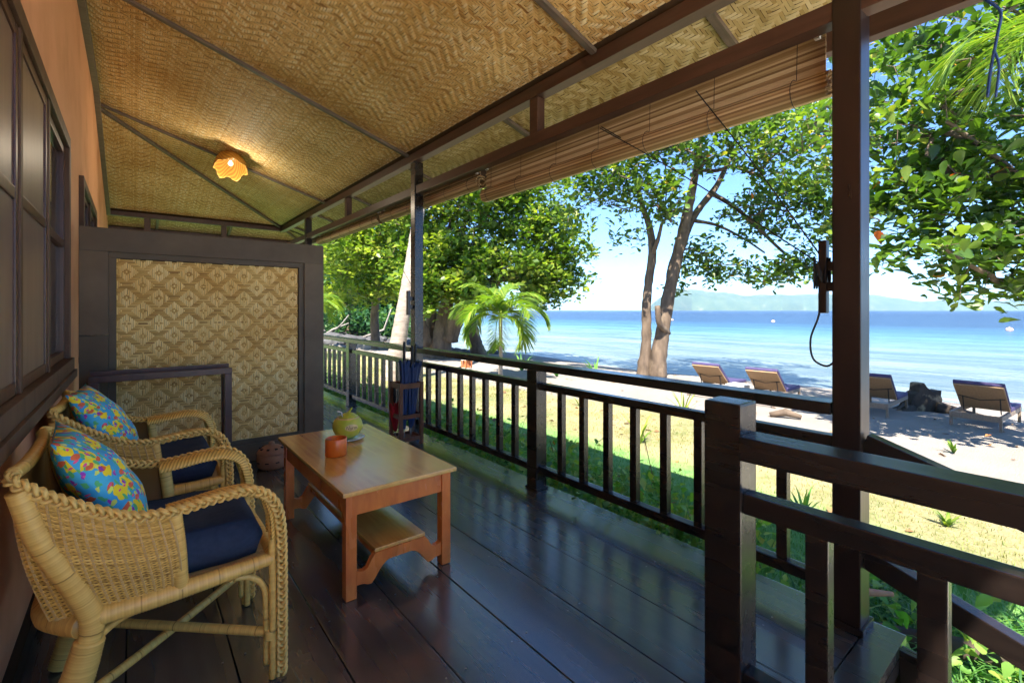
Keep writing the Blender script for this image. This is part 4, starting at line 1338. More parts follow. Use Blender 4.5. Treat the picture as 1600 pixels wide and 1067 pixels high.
chair = make_chair()
CH = [(Vector((0, 2.185, 0)), 'wicker armchair nearest the camera with braided arm edges', 0),
      (Vector((-.02, 3.24, 0)), 'second wicker armchair, farther back beside the low rack', 0)]
PM = pillow_mat()
seat_me = cushion_mesh('seat_cushion', .50, .50, .135, puff=.15, seed=1, pw=14)
pil_me = cushion_mesh('throw_pillow', .46, .45, .16, puff=1, uv=True, seed=4, pw=2)
seat_me.materials.append(M['navy']); pil_me.materials.append(PM)
for k, (loc, lab, rz) in enumerate(CH):
    c = chair if k == 0 else copy_tree(chair)
    c.location = loc; c['label'] = lab
    WLOC[c.name] = Vector(loc)
    s = bpy.data.objects.new('seat_cushion', seat_me); C.objects.link(s)
    s.location = loc + Vector((.135, 0, .513))
    tag(s, ['navy blue seat cushion on the nearest wicker armchair', 'navy blue seat cushion on the farther wicker armchair'][k], 'cushion', 'navy chair cushions')
    p = bpy.data.objects.new('throw_pillow', pil_me); C.objects.link(p)
    p.location = loc + Vector((-.085 + .0, .0 + .02 * k, .755))
    p.rotation_euler = (Matrix.Rotation(R(4 - 10 * k), 3, 'Z') @ Matrix.Rotation(R(58), 3, 'Y')).to_euler()
    tag(p, ['large blue tropical print pillow on the nearest wicker armchair', 'blue and yellow print pillow on the farther wicker armchair'][k], 'pillow', 'printed pillows on the armchairs')

# ------------------------------------------------------------------ sun loungers
def make_lounger():
    t = thing('sun_lounger', None, 'sun lounger', (0, 0, 0), 'sun loungers facing the sea')
    W = .36
    for y in (-W, W - .045):
        MB().box((0.0, y, .235), (1.95, y + .045, .315)).build('side_rail', M['loungewicker'], t, bevel=.006)
        for x in (.02, 1.87):
            MB().box((x, y, .0), (x + .05, y + .045, .2349)).build('leg', M['loungewicker'], t, bevel=.004)
    for x in (0.0, 1.91):
        MB().box((x, -W + .0455, .205), (x + .04, W - .0455, .314)).build('apron', M['loungewicker'], t, bevel=.004)
    ang = R(38); hx, hz_ = .86, .33; L = .80
    ex, ez = hx - L*math.cos(ang), hz_ + L*math.sin(ang)
    bk = MB(); up = (math.sin(ang), 0, math.cos(ang))
    bk.bar((hx, 0, hz_), (ex, 0, ez), W*2 - .02, .03, up=(math.sin(ang)*1, 0, math.cos(ang)))
    bk.build('backrest', M['tancloth'], t, bevel=.006)
    o = Vector((math.sin(ang), 0, math.cos(ang))) * .052
    mt = MB(); mt.bar(Vector((hx, 0, hz_)) + o, Vector((ex, 0, ez)) + o + Vector((-.02, 0, .015)), W*2, .07, up=tuple(o))
    mt.build('back_cushion', M['purple'], t, bevel=.02)
    mt = MB(); mt.box((hx + .03, -W, .3155), (1.93, W, .39)); mt.build('seat_mattress', M['purple'], t, bevel=.02)
    b = MB(); m0 = Vector((hx - .45*math.cos(ang), 0, hz_ + .45*math.sin(ang) - .022))
    for y in (-.26, .26):
        b.bar(m0 + Vector((.0, y, 0)), Vector((hx - .25, y, .28)), .015, .02)
    b.bar(m0 + Vector((0, -W + .03, 0)), m0 + Vector((0, 0, -.06)), .014, .014); b.bar(m0 + Vector((0, 0, -.06)), m0 + Vector((0, W - .03, 0)), .014, .014)
    b.build('back_support', M['black'], t)
    return t
lng = make_lounger()
LG = [((11.25, 6.35), 3, 'leftmost sun lounger of the four on the beach'),
      ((11.35, 5.0), 4, 'second sun lounger from the left, above the newel post'),
      ((12.0, 3.05), 2, 'sun lounger partly behind the thick near post'),
      ((12.25, 1.45), -3, 'rightmost sun lounger beside the dark stump')]
for k, ((x, y), a, lab) in enumerate(LG):
    c = lng if k == 0 else copy_tree(lng)
    c.location = (x, y, float(zg(x + .5, y)) - .01); c.rotation_euler = (0, R(1.2), R(a)); c['label'] = lab
# white side table between the first two
sx_, sy_ = 11.95, 5.72; sz_ = float(zg(sx_, sy_)) - .01
sdt = thing('side_table', 'small white side table between the two left loungers', 'table', (sx_, sy_, sz_))
box('table_top', (sx_-.22, sy_-.22, sz_+.36), (sx_+.22, sy_+.22, sz_+.40), M['white'], sdt)
for dx in (-.2, .16):
    for dy in (-.2, .16):
        box('leg', (sx_+dx, sy_+dy, sz_), (sx_+dx+.04, sy_+dy+.04, sz_+.3599), M['white'], sdt)
box('apron', (sx_-.19, sy_-.19, sz_+.20), (sx_+.19, sy_+.19, sz_+.3598), M['white'], sdt)

# ------------------------------------------------------------------ vegetation tools
def batch(tv, tf, Ms, tones):
    """many copies of a template in one mesh. tv (n,3), tf list of faces arrays, Ms (N,3,4)"""
    N = len(Ms); n = len(tv)
    V = np.einsum('nij,kj->nki', Ms[:, :, :3], tv) + Ms[:, None, :, 3]
    out = []
    for f in tf:
        out.append((f[None] + (np.arange(N) * n)[:, None, None]).reshape(-1, f.shape[1]))
    return V.reshape(-1, 3), out, np.repeat(tones, n)

def frames(dirs, ups, pos, scale):
    d = dirs / (np.linalg.norm(dirs, axis=1)[:, None] + 1e-9)
    s = np.cross(d, ups); s /= np.linalg.norm(s, axis=1)[:, None] + 1e-9
    u = np.cross(s, d)
    Mx = np.stack([d * scale[:, None], s * scale[:, None], u * scale[:, None], pos], 2)
    return Mx

LEAFV = np.array([(0,0,0), (.42,-.19,.05), (.76,-.29,.03), (.95,-.17,-.03), (1.0,0,-.09), (.95,.17,-.03), (.76,.29,.03), (.42,.19,.05), (.42,0,.0), (.76,0,-.03)])
LEAFT = [np.array([(0,1,8), (0,8,7)]), ]
LEAFQ = np.array([(1,2,9,8), (8,9,6,7), (9,2,3,4), (9,4,5,6)])
LEAF4V = np.array([(0,0,0), (.60,-.33,.06), (1.0,0,-.06), (.60,.33,.06)])
LEAF4 = [np.array([(0,1,2), (0,2,3)])]

def leaf_mesh(name, tone, mat):
    me = mesh_np(name, LEAFV, [LEAFT[0], LEAFQ], tone=np.full(len(LEAFV), tone))
    me.materials.append(mat)
    return me

def grow(trunks, clusters, rtwig=.006, maxr=.1, step=.5, seed=0, sag=.06):
    """connect every cluster to the nearest wood already grown. trunks: list of (points, radii)"""
    r_ = np.random.default_rng(seed)
    nodes = []; par = []
    for P_, rd in trunks:
        q = smooth_path(P_, 5)
        for k in range(int(len(q) * .35), len(q)):
            nodes.append(np.array(q[k])); par.append(-1)
    nodes = list(nodes)
    root = np.mean([np.array(t[0][-1]) for t in trunks], axis=0)
    order = np.argsort([np.linalg.norm(c - root) for c in clusters])
    segs = []
    childcount = {}
    for ci in order:
        c = clusters[ci]
        A = np.array(nodes)
        d = np.linalg.norm(A - c, axis=1)
        k = int(np.argmin(d))
        a = nodes[k]; L = d[k]
        n = max(1, int(L / step))
        prev = k
        side = r_.normal(0, .09 * L, 3)
        for i in range(1, n + 1):
            t = i / n
            p = a + (c - a) * t + side * math.sin(math.pi * t) + np.array([0, 0, sag * L * math.sin(math.pi * t)])
            nodes.append(p); par.append(prev)
            prev = len(nodes) - 1
    cnt = np.zeros(len(nodes))
    haschild = np.zeros(len(nodes), bool)
    for i in range(len(nodes) - 1, -1, -1):
        if not haschild[i]: cnt[i] += 1
        if par[i] >= 0:
            cnt[par[i]] += cnt[i]; haschild[par[i]] = True
    mb = MB()
    for i in range(len(nodes)):
        if par[i] >= 0:
            r1 = min(maxr, rtwig * cnt[i] ** .5); r0 = min(maxr, rtwig * cnt[par[i]] ** .5) if par[par[i]] >= 0 else r1 * 1.15
            a, b = Vector(nodes[par[i]]), Vector(nodes[i])
            if (a - b).length > 1e-4:
                mb.tube([a, b], [min(r0, r1 * 1.5), r1], 4 if r1 < .02 else 6, caps=False)
    return mb

def blob_points(blobs, seed, density):
    r_ = np.random.default_rng(seed)
    out = []
    for c, rad, wt in blobs:
        n = max(1, int(wt * density))
        u = r_.normal(0, 1, (n, 3)); u /= np.linalg.norm(u, axis=1)[:, None]
        rr = r_.random(n) ** .45
        out.append(np.array(c) + u * rr[:, None] * np.array(rad))
    return np.concatenate(out)

def rosettes(clusters, per, size, seed, spread=.25, tonebase=.45, tonesd=.2, patch=1.0, up=.35):
    r_ = np.random.default_rng(seed)
    N = len(clusters)
    k = np.repeat(np.arange(N), per)
    n = len(k)
    th = r_.random(n) * 2*math.pi
    el = r_.normal(up, .45, n)
    dirs = np.stack([np.cos(th)*np.cos(el), np.sin(th)*np.cos(el), np.sin(el)], 1)
    pos = np.array(clusters)[k] + dirs * (r_.random(n)[:, None] * spread * .4) + r_.normal(0, spread * .5, (n, 3))
    ups = np.tile(np.array([[0, 0, 1.]]), (n, 1)) + r_.normal(0, .45, (n, 3))
    sc = size * r_.uniform(.45, 1.25, n)
    ct = r_.normal(0, tonesd * .7, N)
    tone = tonebase + ct[k] + r_.normal(0, tonesd * .7, n)
    tone = np.clip(tone, 0, .88)
    rare = r_.random(n)
    tone = np.where(rare > .985, r_.uniform(.9, 1, n), tone)
    return frames(dirs, ups, pos, sc), tone

def trunk_mesh(P_, rd, n=14, seed=0, flare=1.0):
    q = smooth_path(P_, 6)
    rr = np.interp(np.linspace(0, 1, len(q)), np.linspace(0, 1, len(rd)), rd)
    r_ = random.Random(seed)
    rr = [r * (1 + r_.uniform(-.06, .06)) for r in rr]
    mb = MB(); mb.tube(q, rr, n)
    # knobbly surface
    v = []
    for i, p in enumerate(mb.v):
        c = q[min(len(q)-1, i // n)]
        d = Vector(p) - c
        s = 1 + .10 * math.sin(3.1 * (i % n) * 2*math.pi/n + .35 * (i // n)) + r_.uniform(-.05, .05)
        v.append(tuple(c + d * s))
    mb.v = v
    return mb

CAM = np.array([0, 0, EYE])
def tree(name, label, cat, base, trunks, blobs, density, per, size, mat, barkmat, seed, parts=0, tone=(.45,.2), group=None, rtwig=.006, tmpl=True, spread=.25, maxr=.1, up=.35, step=.5):
    t = thing(name, label, cat, base, group)
    cl = blob_points(blobs, seed, density)
    for k, (P_, rd) in enumerate(trunks):
        trunk_mesh(P_, rd, seed=seed + k).build('trunk' if k == 0 else 'limb', barkmat, t, smooth=True)
    grow(trunks, cl, seed=seed, rtwig=rtwig, maxr=maxr, step=step).build('branches', M['twig'] if barkmat is not M['bark'] else M['bark'], t, kind='stuff')
    Ms, tn = rosettes(cl, per, size, seed + 1, tonebase=tone[0], tonesd=tone[1], spread=spread, up=up)
    b0 = np.array(base)
    if parts:
        pos = Ms[:, :, 3] + Ms[:, :, 0] * .5
        rel = pos - CAM
        d = rel[:, 0] * VX + rel[:, 1] * VY
        l = rel[:, 0] * VY - rel[:, 1] * VX
        x = 800 + FPX * l / d; y = 485 - FPX * rel[:, 2] / d
        vis = (d > 0) & (x > 0) & (x < 1600) & (y > 0) & (y < 1067)
        key = np.where(vis, d, 1e9)
        idx = np.argsort(key)[:parts]
        meshes = [leaf_mesh('leaf', v, mat) for v in (.2, .35, .5, .62, .75, .85, .97)]
        vals = np.array([.2, .35, .5, .62, .75, .85, .97])
        for i in idx:
            o = bpy.data.objects.new('leaf', meshes[int(np.argmin(abs(vals - tn[i])))])
            C.objects.link(o); o.parent = t
            m4 = Matrix([[*Ms[i][0, :3], Ms[i][0, 3] - b0[0]], [*Ms[i][1, :3], Ms[i][1, 3] - b0[1]], [*Ms[i][2, :3], Ms[i][2, 3] - b0[2]], [0, 0, 0, 1]])
            o.matrix_local = m4
        keep = np.ones(len(Ms), bool); keep[idx] = False
        Ms, tn = Ms[keep], tn[keep]
    Ms = Ms.copy(); Ms[:, :, 3] -= b0
    if tmpl: V, F, T = batch(LEAFV, [LEAFT[0], LEAFQ], Ms, tn)
    else: V, F, T = batch(LEAF4V, LEAF4, Ms, tn)
    link_mesh('crown', mesh_np('crown', V, F, tone=T), mat, t, kind='stuff')
    return t

def g(x, y): return float(zg(x, y))

def A(px, py, d): return tuple(at(px, py, d))
# --- sea almond tree in the middle, two stems
d0 = 16.8
tree('sea_almond_tree', 'twin stemmed sea almond tree at the water edge, middle of the view', 'tree', (at(1016, 582, d0).x, at(1016, 582, d0).y, -1.1),
     [([A(1027,592,d0), A(1030,545,d0), A(1040,490,d0), A(1052,430,d0), A(1063,378,d0-.1), A(1076,322,d0-.2), A(1088,266,d0-.3), A(1098,200,d0-.4)], [.34,.26,.225,.215,.19,.16,.12,.07]),
      ([A(1005,592,d0+.1), A(1009,540,d0+.1), A(1010,482,d0+.1), A(1014,439,d0+.1), A(1019,395,d0), A(1014,352,d0), A(1004,322,d0), A(990,270,d0-.3)], [.26,.18,.155,.145,.14,.11,.09,.05]),
      ([A(1064,385,d0), A(1078,350,d0+.2), A(1095,322,d0+.3), A(1119,292,d0+.4), A(1140,250,d0+.4)], [.16,.14,.12,.10,.07]),
      ([A(1108,300,d0+.3), A(1150,325,d0), A(1190,362,d0-.3), A(1225,395,d0-.5), A(1262,418,d0-.6)], [.09,.07,.06,.045,.03]),
      ([A(1085,345,d0+.2), A(1120,352,d0+.5), A(1160,372,d0+.7), A(1195,395,d0+.8)], [.07,.05,.04,.03]),
      ([A(1018,400,d0), A(1028,375,d0-.4), A(1034,350,d0-.6)], [.09,.07,.05]),
      ([A(1044,520,d0), A(1030,505,d0-.5), A(1027,478,d0-.6)], [.10,.10,.09])],
     [(A(960,235,d0-1.5), (1.9,1.7,1.0), 26), (A(1060,215,d0-1.5), (2.0,2,1.1), 34), (A(1160,215,d0-2), (2.0,2,1.1), 34), (A(1260,225,d0-2.5), (1.5,1.8,1.2), 28),
      (A(1100,150,d0), (3.4,3,1.5), 44), (A(1230,140,d0), (2.5,3,1.5), 30), (A(960,160,d0), (2,3,1.2), 16),
      (A(920,290,d0-.5), (1.2,1.4,.7), 14), (A(985,300,d0-1), (1.4,1.4,.6), 15), (A(1030,300,d0-2), (1,1,.5), 8), (A(900,330,d0), (.8,.9,.6), 4), (A(975,370,d0), (.6,1,.6), 3),
      (A(1130,420,d0), (1.0,1.0,.45), 10), (A(1190,430,d0-.5), (1.2,1.2,.35), 11), (A(1250,420,d0-1), (1.0,1.0,.5), 11), (A(1180,340,d0), (1.6,1.5,.8), 18), (A(1235,300,d0-.5), (1.5,1.5,.7), 20), (A(1040,330,d0-1.2), (1.0,1.0,.4), 7),
      (A(1280,340,d0-1.5), (.8,1.4,1.3), 26), (A(1095,395,d0), (.8,.8,.6), 7), (A(1060,440,d0+.5), (.6,.6,.6), 3)],
     2.5, 17, .235, M['leaf'], M['bark'], 21, parts=300, tone=(.50,.19), spread=.30, rtwig=.007)

# --- right tree, close
tree('sea_almond_tree', 'large leafy sea almond tree filling the right edge of view', 'tree', (11.4, -2.4, g(11.4, -2.4)),
     [([(11.4,-2.4,g(11.4,-2.4)-.1), (11.2,-2.2,.6), (10.7,-1.8,2.0), (10.0,-1.0,3.3), (9.4,-.2,4.6), (9.0,.4,6.0)], [.32,.24,.20,.17,.12,.07]),
      ([(10.7,-1.8,2.0), A(1600,438,7.2), A(1545,428,6.9), A(1500,405,6.7), A(1465,380,6.6)], [.13,.055,.035,.026,.016]),
      ([(10.2,-1.2,2.9), A(1650,300,7.5), A(1560,250,7.2), A(1480,190,7)], [.12,.07,.045,.03]),
      ([(10.2,-1.2,3.0), (11.5,1.0,3.6), (12,2.4,4.2)], [.12,.08,.05])],
     [(A(1590,430,7.0), (1.1,1.1,.42), 42), (A(1530,380,6.8), (1.0,1.1,.42), 44), (A(1470,330,7.2), (.65,1.0,.55), 34), (A(1420,300,7.5), (.55,.9,.5), 24),
      (A(1590,320,7.2), (.9,1.2,.8), 52), (A(1520,250,7.4), (1.0,1.2,.8), 52), (A(1440,200,7.6), (.9,1.1,.8), 40), (A(1390,180,8.0), (.5,1,.9), 22),
      (A(1600,180,7.6), (1,1.3,1.0), 46), (A(1520,110,7.8), (1.2,1.3,.9), 46), (A(1430,80,8.0), (1,1.2,.7), 32), (A(1600,30,8.2), (1.4,1.4,1), 40),
      (A(1500,10,8.6), (1.4,1.4,.9), 34), (A(1375,410,7.6), (.14,.4,.3), 5), (A(1370,330,7.8), (.15,.5,.4), 5), (A(1560,470,7), (.9,.8,.10), 9),
      (A(1700,350,7.6), (1.2,1.2,1.4), 40), (A(1650,100,9), (1.6,1.8,1.5), 40)],
     .95, 13, .215, M['leaf'], M['bark'], 33, parts=300, tone=(.42,.17), spread=.17, rtwig=.005, maxr=.05, step=.35)
# --- sunlit near sprays of the same kind, left of the thick post
tree('sea_almond_tree', 'sunlit sea almond tree whose leaves show left of the thick post', 'tree', (13.2, 6.9, g(13.2, 6.9)),
     [([(13.2,-3.2,g(13.2,-3.2)), (13.0,-3.0,1.8), (12.6,-1.5,4.2), (12.0,.8,5.6), (11.4,2.6,6.3)], [.2,.16,.13,.10,.06]) if False else
      ([A(1345,470,14.5), A(1343,400,14.2), A(1338,320,13.6), A(1330,250,13), A(1322,180,12.5)], [.16,.14,.12,.10,.06])],
     [(A(1290,270,12.0), (.7,1.2,.7), 18), (A(1275,200,11.5), (.9,1.2,.6), 20), (A(1320,330,12), (.5,1,.7), 14), (A(1340,220,12), (.9,1.4,1.3), 26)],
     .95, 13, .22, M['leaf'], M['bark'], 41, tone=(.58,.18), spread=.25, rtwig=.006)

# --- big spreading tree on the left
dl = 22
tree('spreading_tree', 'broad low spreading tree leaning over the water, left of centre', 'tree', (at(690, 560, dl).x, at(690, 560, dl).y, -1.0),
     [([A(686,566,dl), A(690,520,dl), A(698,480,dl), A(706,440,dl), A(715,400,dl), A(725,350,dl)], [.6,.40,.33,.28,.2,.13]),
      ([A(672,566,dl+.5), A(676,520,dl+.5), A(672,470,dl+.4), A(668,430,dl), A(655,380,dl)], [.45,.3,.25,.2,.14]),
      ([A(700,530,dl), A(715,490,dl-.2), A(740,462,dl-.5), A(775,440,dl-.5), A(810,420,dl)], [.45,.34,.28,.2,.12]),
      ([A(665,540,dl-.3), A(655,500,dl-.5), A(652,450,dl-1), A(640,400,dl-1)], [.34,.26,.2,.14])],
     [(A(700,330,dl), (3.2,3,1.7), 70), (A(780,330,dl), (2.8,3,1.8), 64), (A(840,370,dl), (1.9,2.5,1.5), 50), (A(875,410,dl), (1.1,2,1.2), 26), (A(850,455,dl), (1.5,1.8,.8), 26),
      (A(893,440,dl), (.55,1,.5), 7), (A(640,330,dl), (2.4,2.6,1.6), 46), (A(650,410,dl-1), (1.5,1.6,1.1), 28), (A(720,400,dl-1), (2,2.2,.9), 50), (A(780,420,dl-1), (1.9,2,.9), 50), (A(700,440,dl-1.8), (1.8,1.2,.8), 50), (A(740,465,dl-1.8), (1.0,1.0,.5), 22), (A(660,470,dl-2), (.9,.9,.5), 18), (A(840,440,dl-.5), (1.4,1.6,.9), 40), (A(660,440,dl-2), (1.1,1.2,.5), 16),
      (A(800,290,dl), (2.8,3,1.2), 42), (A(700,270,dl), (3.2,3,1.2), 44), (A(880,350,dl), (.8,1.6,.7), 10)],
     1.7, 24, .31, M['leaf2'], M['bark'], 52, tone=(.50,.24), spread=.42, tmpl=False, rtwig=.009, maxr=.16, step=.8)
# --- nearer sunlit bushy tree at far left
tree('bushy_tree', 'bright yellow green bushy tree behind the end of the railing', 'tree', (at(575, 560, 27).x, at(575, 560, 27).y, g(at(575,560,27).x, at(575,560,27).y)),
     [([A(588,560,27), A(585,500,27), A(590,440,27), A(588,380,26.5)], [.3,.24,.2,.12])],
     [(A(560,390,24), (2.4,2.4,1.5), 60), (A(610,400,25), (2.0,2.2,1.5), 50), (A(530,430,26), (1.8,2,1.2), 34), (A(600,340,25), (2.6,2.6,1.6), 50), (A(545,350,26), (2.4,2.4,1.4), 40),
      (A(600,455,25), (1.6,1.6,.7), 24), (A(520,470,27), (1.6,1.6,.8), 18), (A(640,440,24), (.8,1.4,.9), 12)],
     1.6, 24, .31, M['leaf2'], M['bark'], 63, tone=(.66,.22), spread=.42, tmpl=False, rtwig=.008, step=.8)

# --- forest on the headland: reads as one far mass
def forest():
    r_ = np.random.default_rng(9)
    spots = []
    for k in range(26):
        px = 470 + 15 * (k % 13) + r_.uniform(-6, 6); d = (46 if k < 13 else 60) + r_.uniform(-5, 5)
        p = at(px, 485, d)
        spots.append((p.x, p.y))
    for k in range(20):
        spots.append((r_.uniform(-40, 10), r_.uniform(40, 85)))
    cls = []; tr = MB()
    for k, (x, y) in enumerate(spots):
        z = g(x, y); h = r_.uniform(7, 10.5)
        tr.tube([(x, y, z-.2), (x+.2, y, z+h*.3), (x, y+.2, z+h*.7)], [.3, .22, .1], 6)
        cls.append(blob_points([((x, y, z+h*.68), (3.0, 3.0, h*.33), 26), ((x+1, y-1, z+h*.4), (2.6,2.6,h*.25), 14)], 100+k, 1.0))
    Ms, tn = rosettes(np.concatenate(cls), 22, .55, 200, tonebase=.45, tonesd=.22, spread=.9)
    V, F, T = batch(LEAF4V, LEAF4, Ms, tn)
    link_mesh('forest', mesh_np('forest', V, F, tone=T), M['leafdark'], kind='stuff')
    tr.build('forest_trunks', M['bark'], kind='stuff')
forest()
# low shrubs along the headland shore
r_ = np.random.default_rng(19)
cl = []
for k in range(260):
    px = r_.uniform(500, 660); d = r_.uniform(38, 50); p = at(px, 485, d)
    cl.append((p.x, p.y, g(p.x, p.y) + r_.uniform(.2, 2.2)))
Ms, tn = rosettes(np.array(cl), 22, .4, 20, tonebase=.5, tonesd=.25, spread=.6)
V, F, T = batch(LEAF4V, LEAF4, Ms, tn)
link_mesh('undergrowth', mesh_np('undergrowth', V, F, tone=T), M['leafdark'], kind='stuff')

# --- palms
def frond(mb_unused, base, az, el, L, droop, seed, leaflet=.42, width=.022, n=38, fan=False, sweep=.75):
    """one pinnate frond as arrays: V, F, tone"""
    r_ = np.random.default_rng(seed)
    pts = []
    p = np.array(base, float); e = el
    st_ = L / 14
    hd = np.array([math.cos(az), math.sin(az), 0])
    for k in range(15):
        pts.append(p.copy())
        p = p + (hd * math.cos(e) + np.array([0, 0, math.sin(e)])) * st_
        e -= droop / 14 * (1 + .6 * k / 14)
    pts = np.array(pts)
    V = []; F = []; T = []
    def quadstrip(P_, W, up, tn):
        b = len(V)
        for a, w in zip(P_, W):
            V.append(a - up * w); V.append(a + up * w)
            T.extend([tn, tn])
        for i in range(len(P_) - 1):
            F.append((b+2*i, b+2*i+1, b+2*i+3, b+2*i+2))
    sdv = np.array([-hd[1], hd[0], 0])
    quadstrip(pts, np.linspace(.02, .004, 15) * (L/1.5)**.5, sdv, .75)
    quadstrip(pts, np.linspace(.016, .004, 15) * (L/1.5)**.5, np.array([0, 0, 1.]), .75)
    s0 = .14
    for i in range(n):
        s = s0 + (1 - s0) * i / (n - 1)
        x = s * 14; a = int(min(13, x)); f = x - a
        q = pts[a] * (1-f) + pts[a+1] * f
        tdir = pts[a+1] - pts[a]; tdir /= np.linalg.norm(tdir)
        lw = leaflet * (.45 + .9 * math.sin(math.pi * min(1, s * .9 + .08)) ** .8) * (.75 if s > .9 else 1)
        for sg in (-1, 1):
            dirv = sdv * sg + tdir * (sweep + .5 * s) + np.array([0, 0, .28]) + r_.normal(0, .07, 3)
            dirv /= np.linalg.norm(dirv)
            m1 = q + dirv * lw * .5 + np.array([0, 0, -.02])
            m2 = q + dirv * lw * .95 + np.array([0, 0, -.30 * lw])
            wv = np.cross(dirv, np.array([0, 0, 1.])); wv /= np.linalg.norm(wv) + 1e-9
            wv = wv * .8 + np.array([0, 0, .35]) * sg
            quadstrip([q, m1, m2], [width * .35, width * .5, width * .05], wv, float(np.clip(r_.normal(.5, .2), 0, 1)))
    return np.array(V), np.array(F), np.array(T)

def palm(name, label, base, trunk_pts, trunk_r, top, fr, bark, group=None, **kw):
    t = thing(name, label, 'palm tree', base, group)
    if trunk_pts: 
        mb = MB(); q = smooth_path(trunk_pts, 14)
        rr = np.interp(np.linspace(0, 1, len(q)), np.linspace(0, 1, len(trunk_r)), trunk_r)
        rr = [r * (1.05 if i % 4 == 0 else 1) for i, r in enumerate(rr)]
        mb.tube(q, rr, 14); mb.build('trunk', bark, t, smooth=True)
    for k, (az, el, L, dr) in enumerate(fr):
        V, F, T = frond(None, top, az, el, L, dr, 300 + k + int(abs(base[0])*7), **kw)
        link_mesh('frond', mesh_np('frond', V - np.array(base), F, tone=T), M['palmleaf'], t)
    return t
pb = at(782, 590, 14.6)
pz = g(pb.x, pb.y)
r_ = random.Random(5)
fr = []
for k in range(17):
    az = k * 2.399 + .4
    el = 1.42 - .07 * k + r_.uniform(-.08, .08)
    fr.append((az, el, 1.66 + r_.uniform(-.15, .2), 1.15 + .07 * k + r_.uniform(-.2, .2)))
palm('young_palm', 'young green palm tree behind the railing in front of the water', (pb.x, pb.y, pz),
     [(pb.x, pb.y, pz - .05), (pb.x + .01, pb.y, pz + .8), (pb.x, pb.y, pz + 1.95)], [.075, .055, .06], (pb.x, pb.y, pz + 1.92), fr, M['barkpalm'], leaflet=.50, width=.055, n=46, sweep=.8)
# leaning coconut trunk behind the slim post
lb = at(618, 585, 14.2)
palm('coconut_palm', 'leaning grey coconut palm trunk left of the slim post', (lb.x, lb.y, g(lb.x, lb.y)),
     [A(610,596,14.2), A(618,560,14.2), A(628,500,14.2), A(640,430,14.3), A(652,350,14.6), A(660,280,15), A(668,190,15.6), A(676,100,16.2)], [.33,.26,.225,.20,.18,.17,.16,.15],
     A(676, 95, 16.2), [(k*2.399, 1.0 - .12*k, 3.2, 1.5) for k in range(10)], M['barkpalm'], leaflet=.7, width=.05, n=34)
l2 = at(742, 566, 24)
palm('coconut_palm', 'short curved dark palm trunk at the water behind the young palm', (l2.x, l2.y, g(l2.x, l2.y)),
     [A(752,568,24), A(744,540,24), A(738,515,24), A(733,480,24), A(730,430,24), A(731,380,24)], [.50,.34,.30,.28,.26,.24],
     A(731, 372, 24), [(k*2.399, .9 - .12*k, 2.6, 1.5) for k in range(7)], M['bark'], leaflet=.7, width=.05, n=26)
# palm crown entering at the top right
tp = A(1700, 60, 6.2)
palm('coconut_palm', 'palm fronds hanging in at the top right corner', tp if False else (tp[0], tp[1], g(tp[0], tp[1])),
     [(tp[0]+.6, tp[1]-.3, g(tp[0], tp[1])-.1), (tp[0]+.4, tp[1]-.2, 2.2), tp], [.2, .16, .14], tp,
     [(R(165), .55, 1.7, 1.7), (R(140), .35, 1.6, 1.6), (R(190), .3, 1.6, 1.5), (R(120), .7, 1.8, 1.6), (R(80), .6, 1.8, 1.6), (R(20), .6, 1.8, 1.6), (R(-40), .6, 1.8, 1.6), (R(-100), .6, 1.8, 1.6)],
     M['barkpalm'], leaflet=.62, width=.028, n=46, sweep=.9)
# palm frond at far left by the partition edge
lf = at(470, 520, 20)
palm('small_palm', 'yellowish palm fronds beside the right edge of the partition', (lf.x, lf.y, g(lf.x, lf.y)),
     [(lf.x, lf.y, g(lf.x, lf.y)), (lf.x, lf.y, 1.5)], [.12, .09], (lf.x, lf.y, 1.5),
     [(k*2.399, .9 - .05*k, 2.0, 1.6) for k in range(9)], M['barkpalm'], leaflet=.55, width=.045, n=34)

# --- strap-leaved plants behind the rail, seedlings
def strap_plant(name, label, base, n, L, w, el, group, seed, mat, tone=.5, droop=.5):
    r_ = np.random.default_rng(seed)
    V = []; F = []; T = []
    for k in range(n):
        az = r_.uniform(0, 2*math.pi); e = el + r_.normal(0, .22)
        hd = np.array([math.cos(az), math.sin(az), 0]); sdv = np.array([-hd[1], hd[0], 0])
        Lk = L * r_.uniform(.65, 1.1); b = len(V); tn = float(np.clip(r_.normal(tone, .2), 0, .92))
        p = np.zeros(3); ee = e
        for i, ww in enumerate((.5, 1, .85, .5, .04)):
            V.append(p - sdv * w * ww / 2); V.append(p + sdv * w * ww / 2); T += [tn, tn]
            p = p + (hd*math.cos(ee) + np.array([0,0,math.sin(ee)])) * Lk / 4
            ee -= droop / 4 * (1 + i * .4)
        for i in range(4): F.append((b+2*i, b+2*i+1, b+2*i+3, b+2*i+2))
    o = link_mesh(name, mesh_np(name, np.array(V), np.array(F), tone=np.array(T)), mat)
    o.location = base
    return tag(o, label, 'plant', group)
for k, (px, py, d, nn, L, lab) in enumerate([(930,585,15.5,13,.85,'spiky strap leaved plant left of the twin stemmed tree'), (815,580,17.5,12,1.0,'spiky strap leaved plant right of the young palm'),
                                     (870,592,16,7,.5,'small spiky plant peeking over the rail between two larger ones')]):
    p = at(px, py, d); strap_plant('strap_leaved_plant', lab, (p.x, p.y, g(p.x, p.y)), nn, L, .09, .95, 'spiky plants by the shore', 500+k, M['herb'], .35)
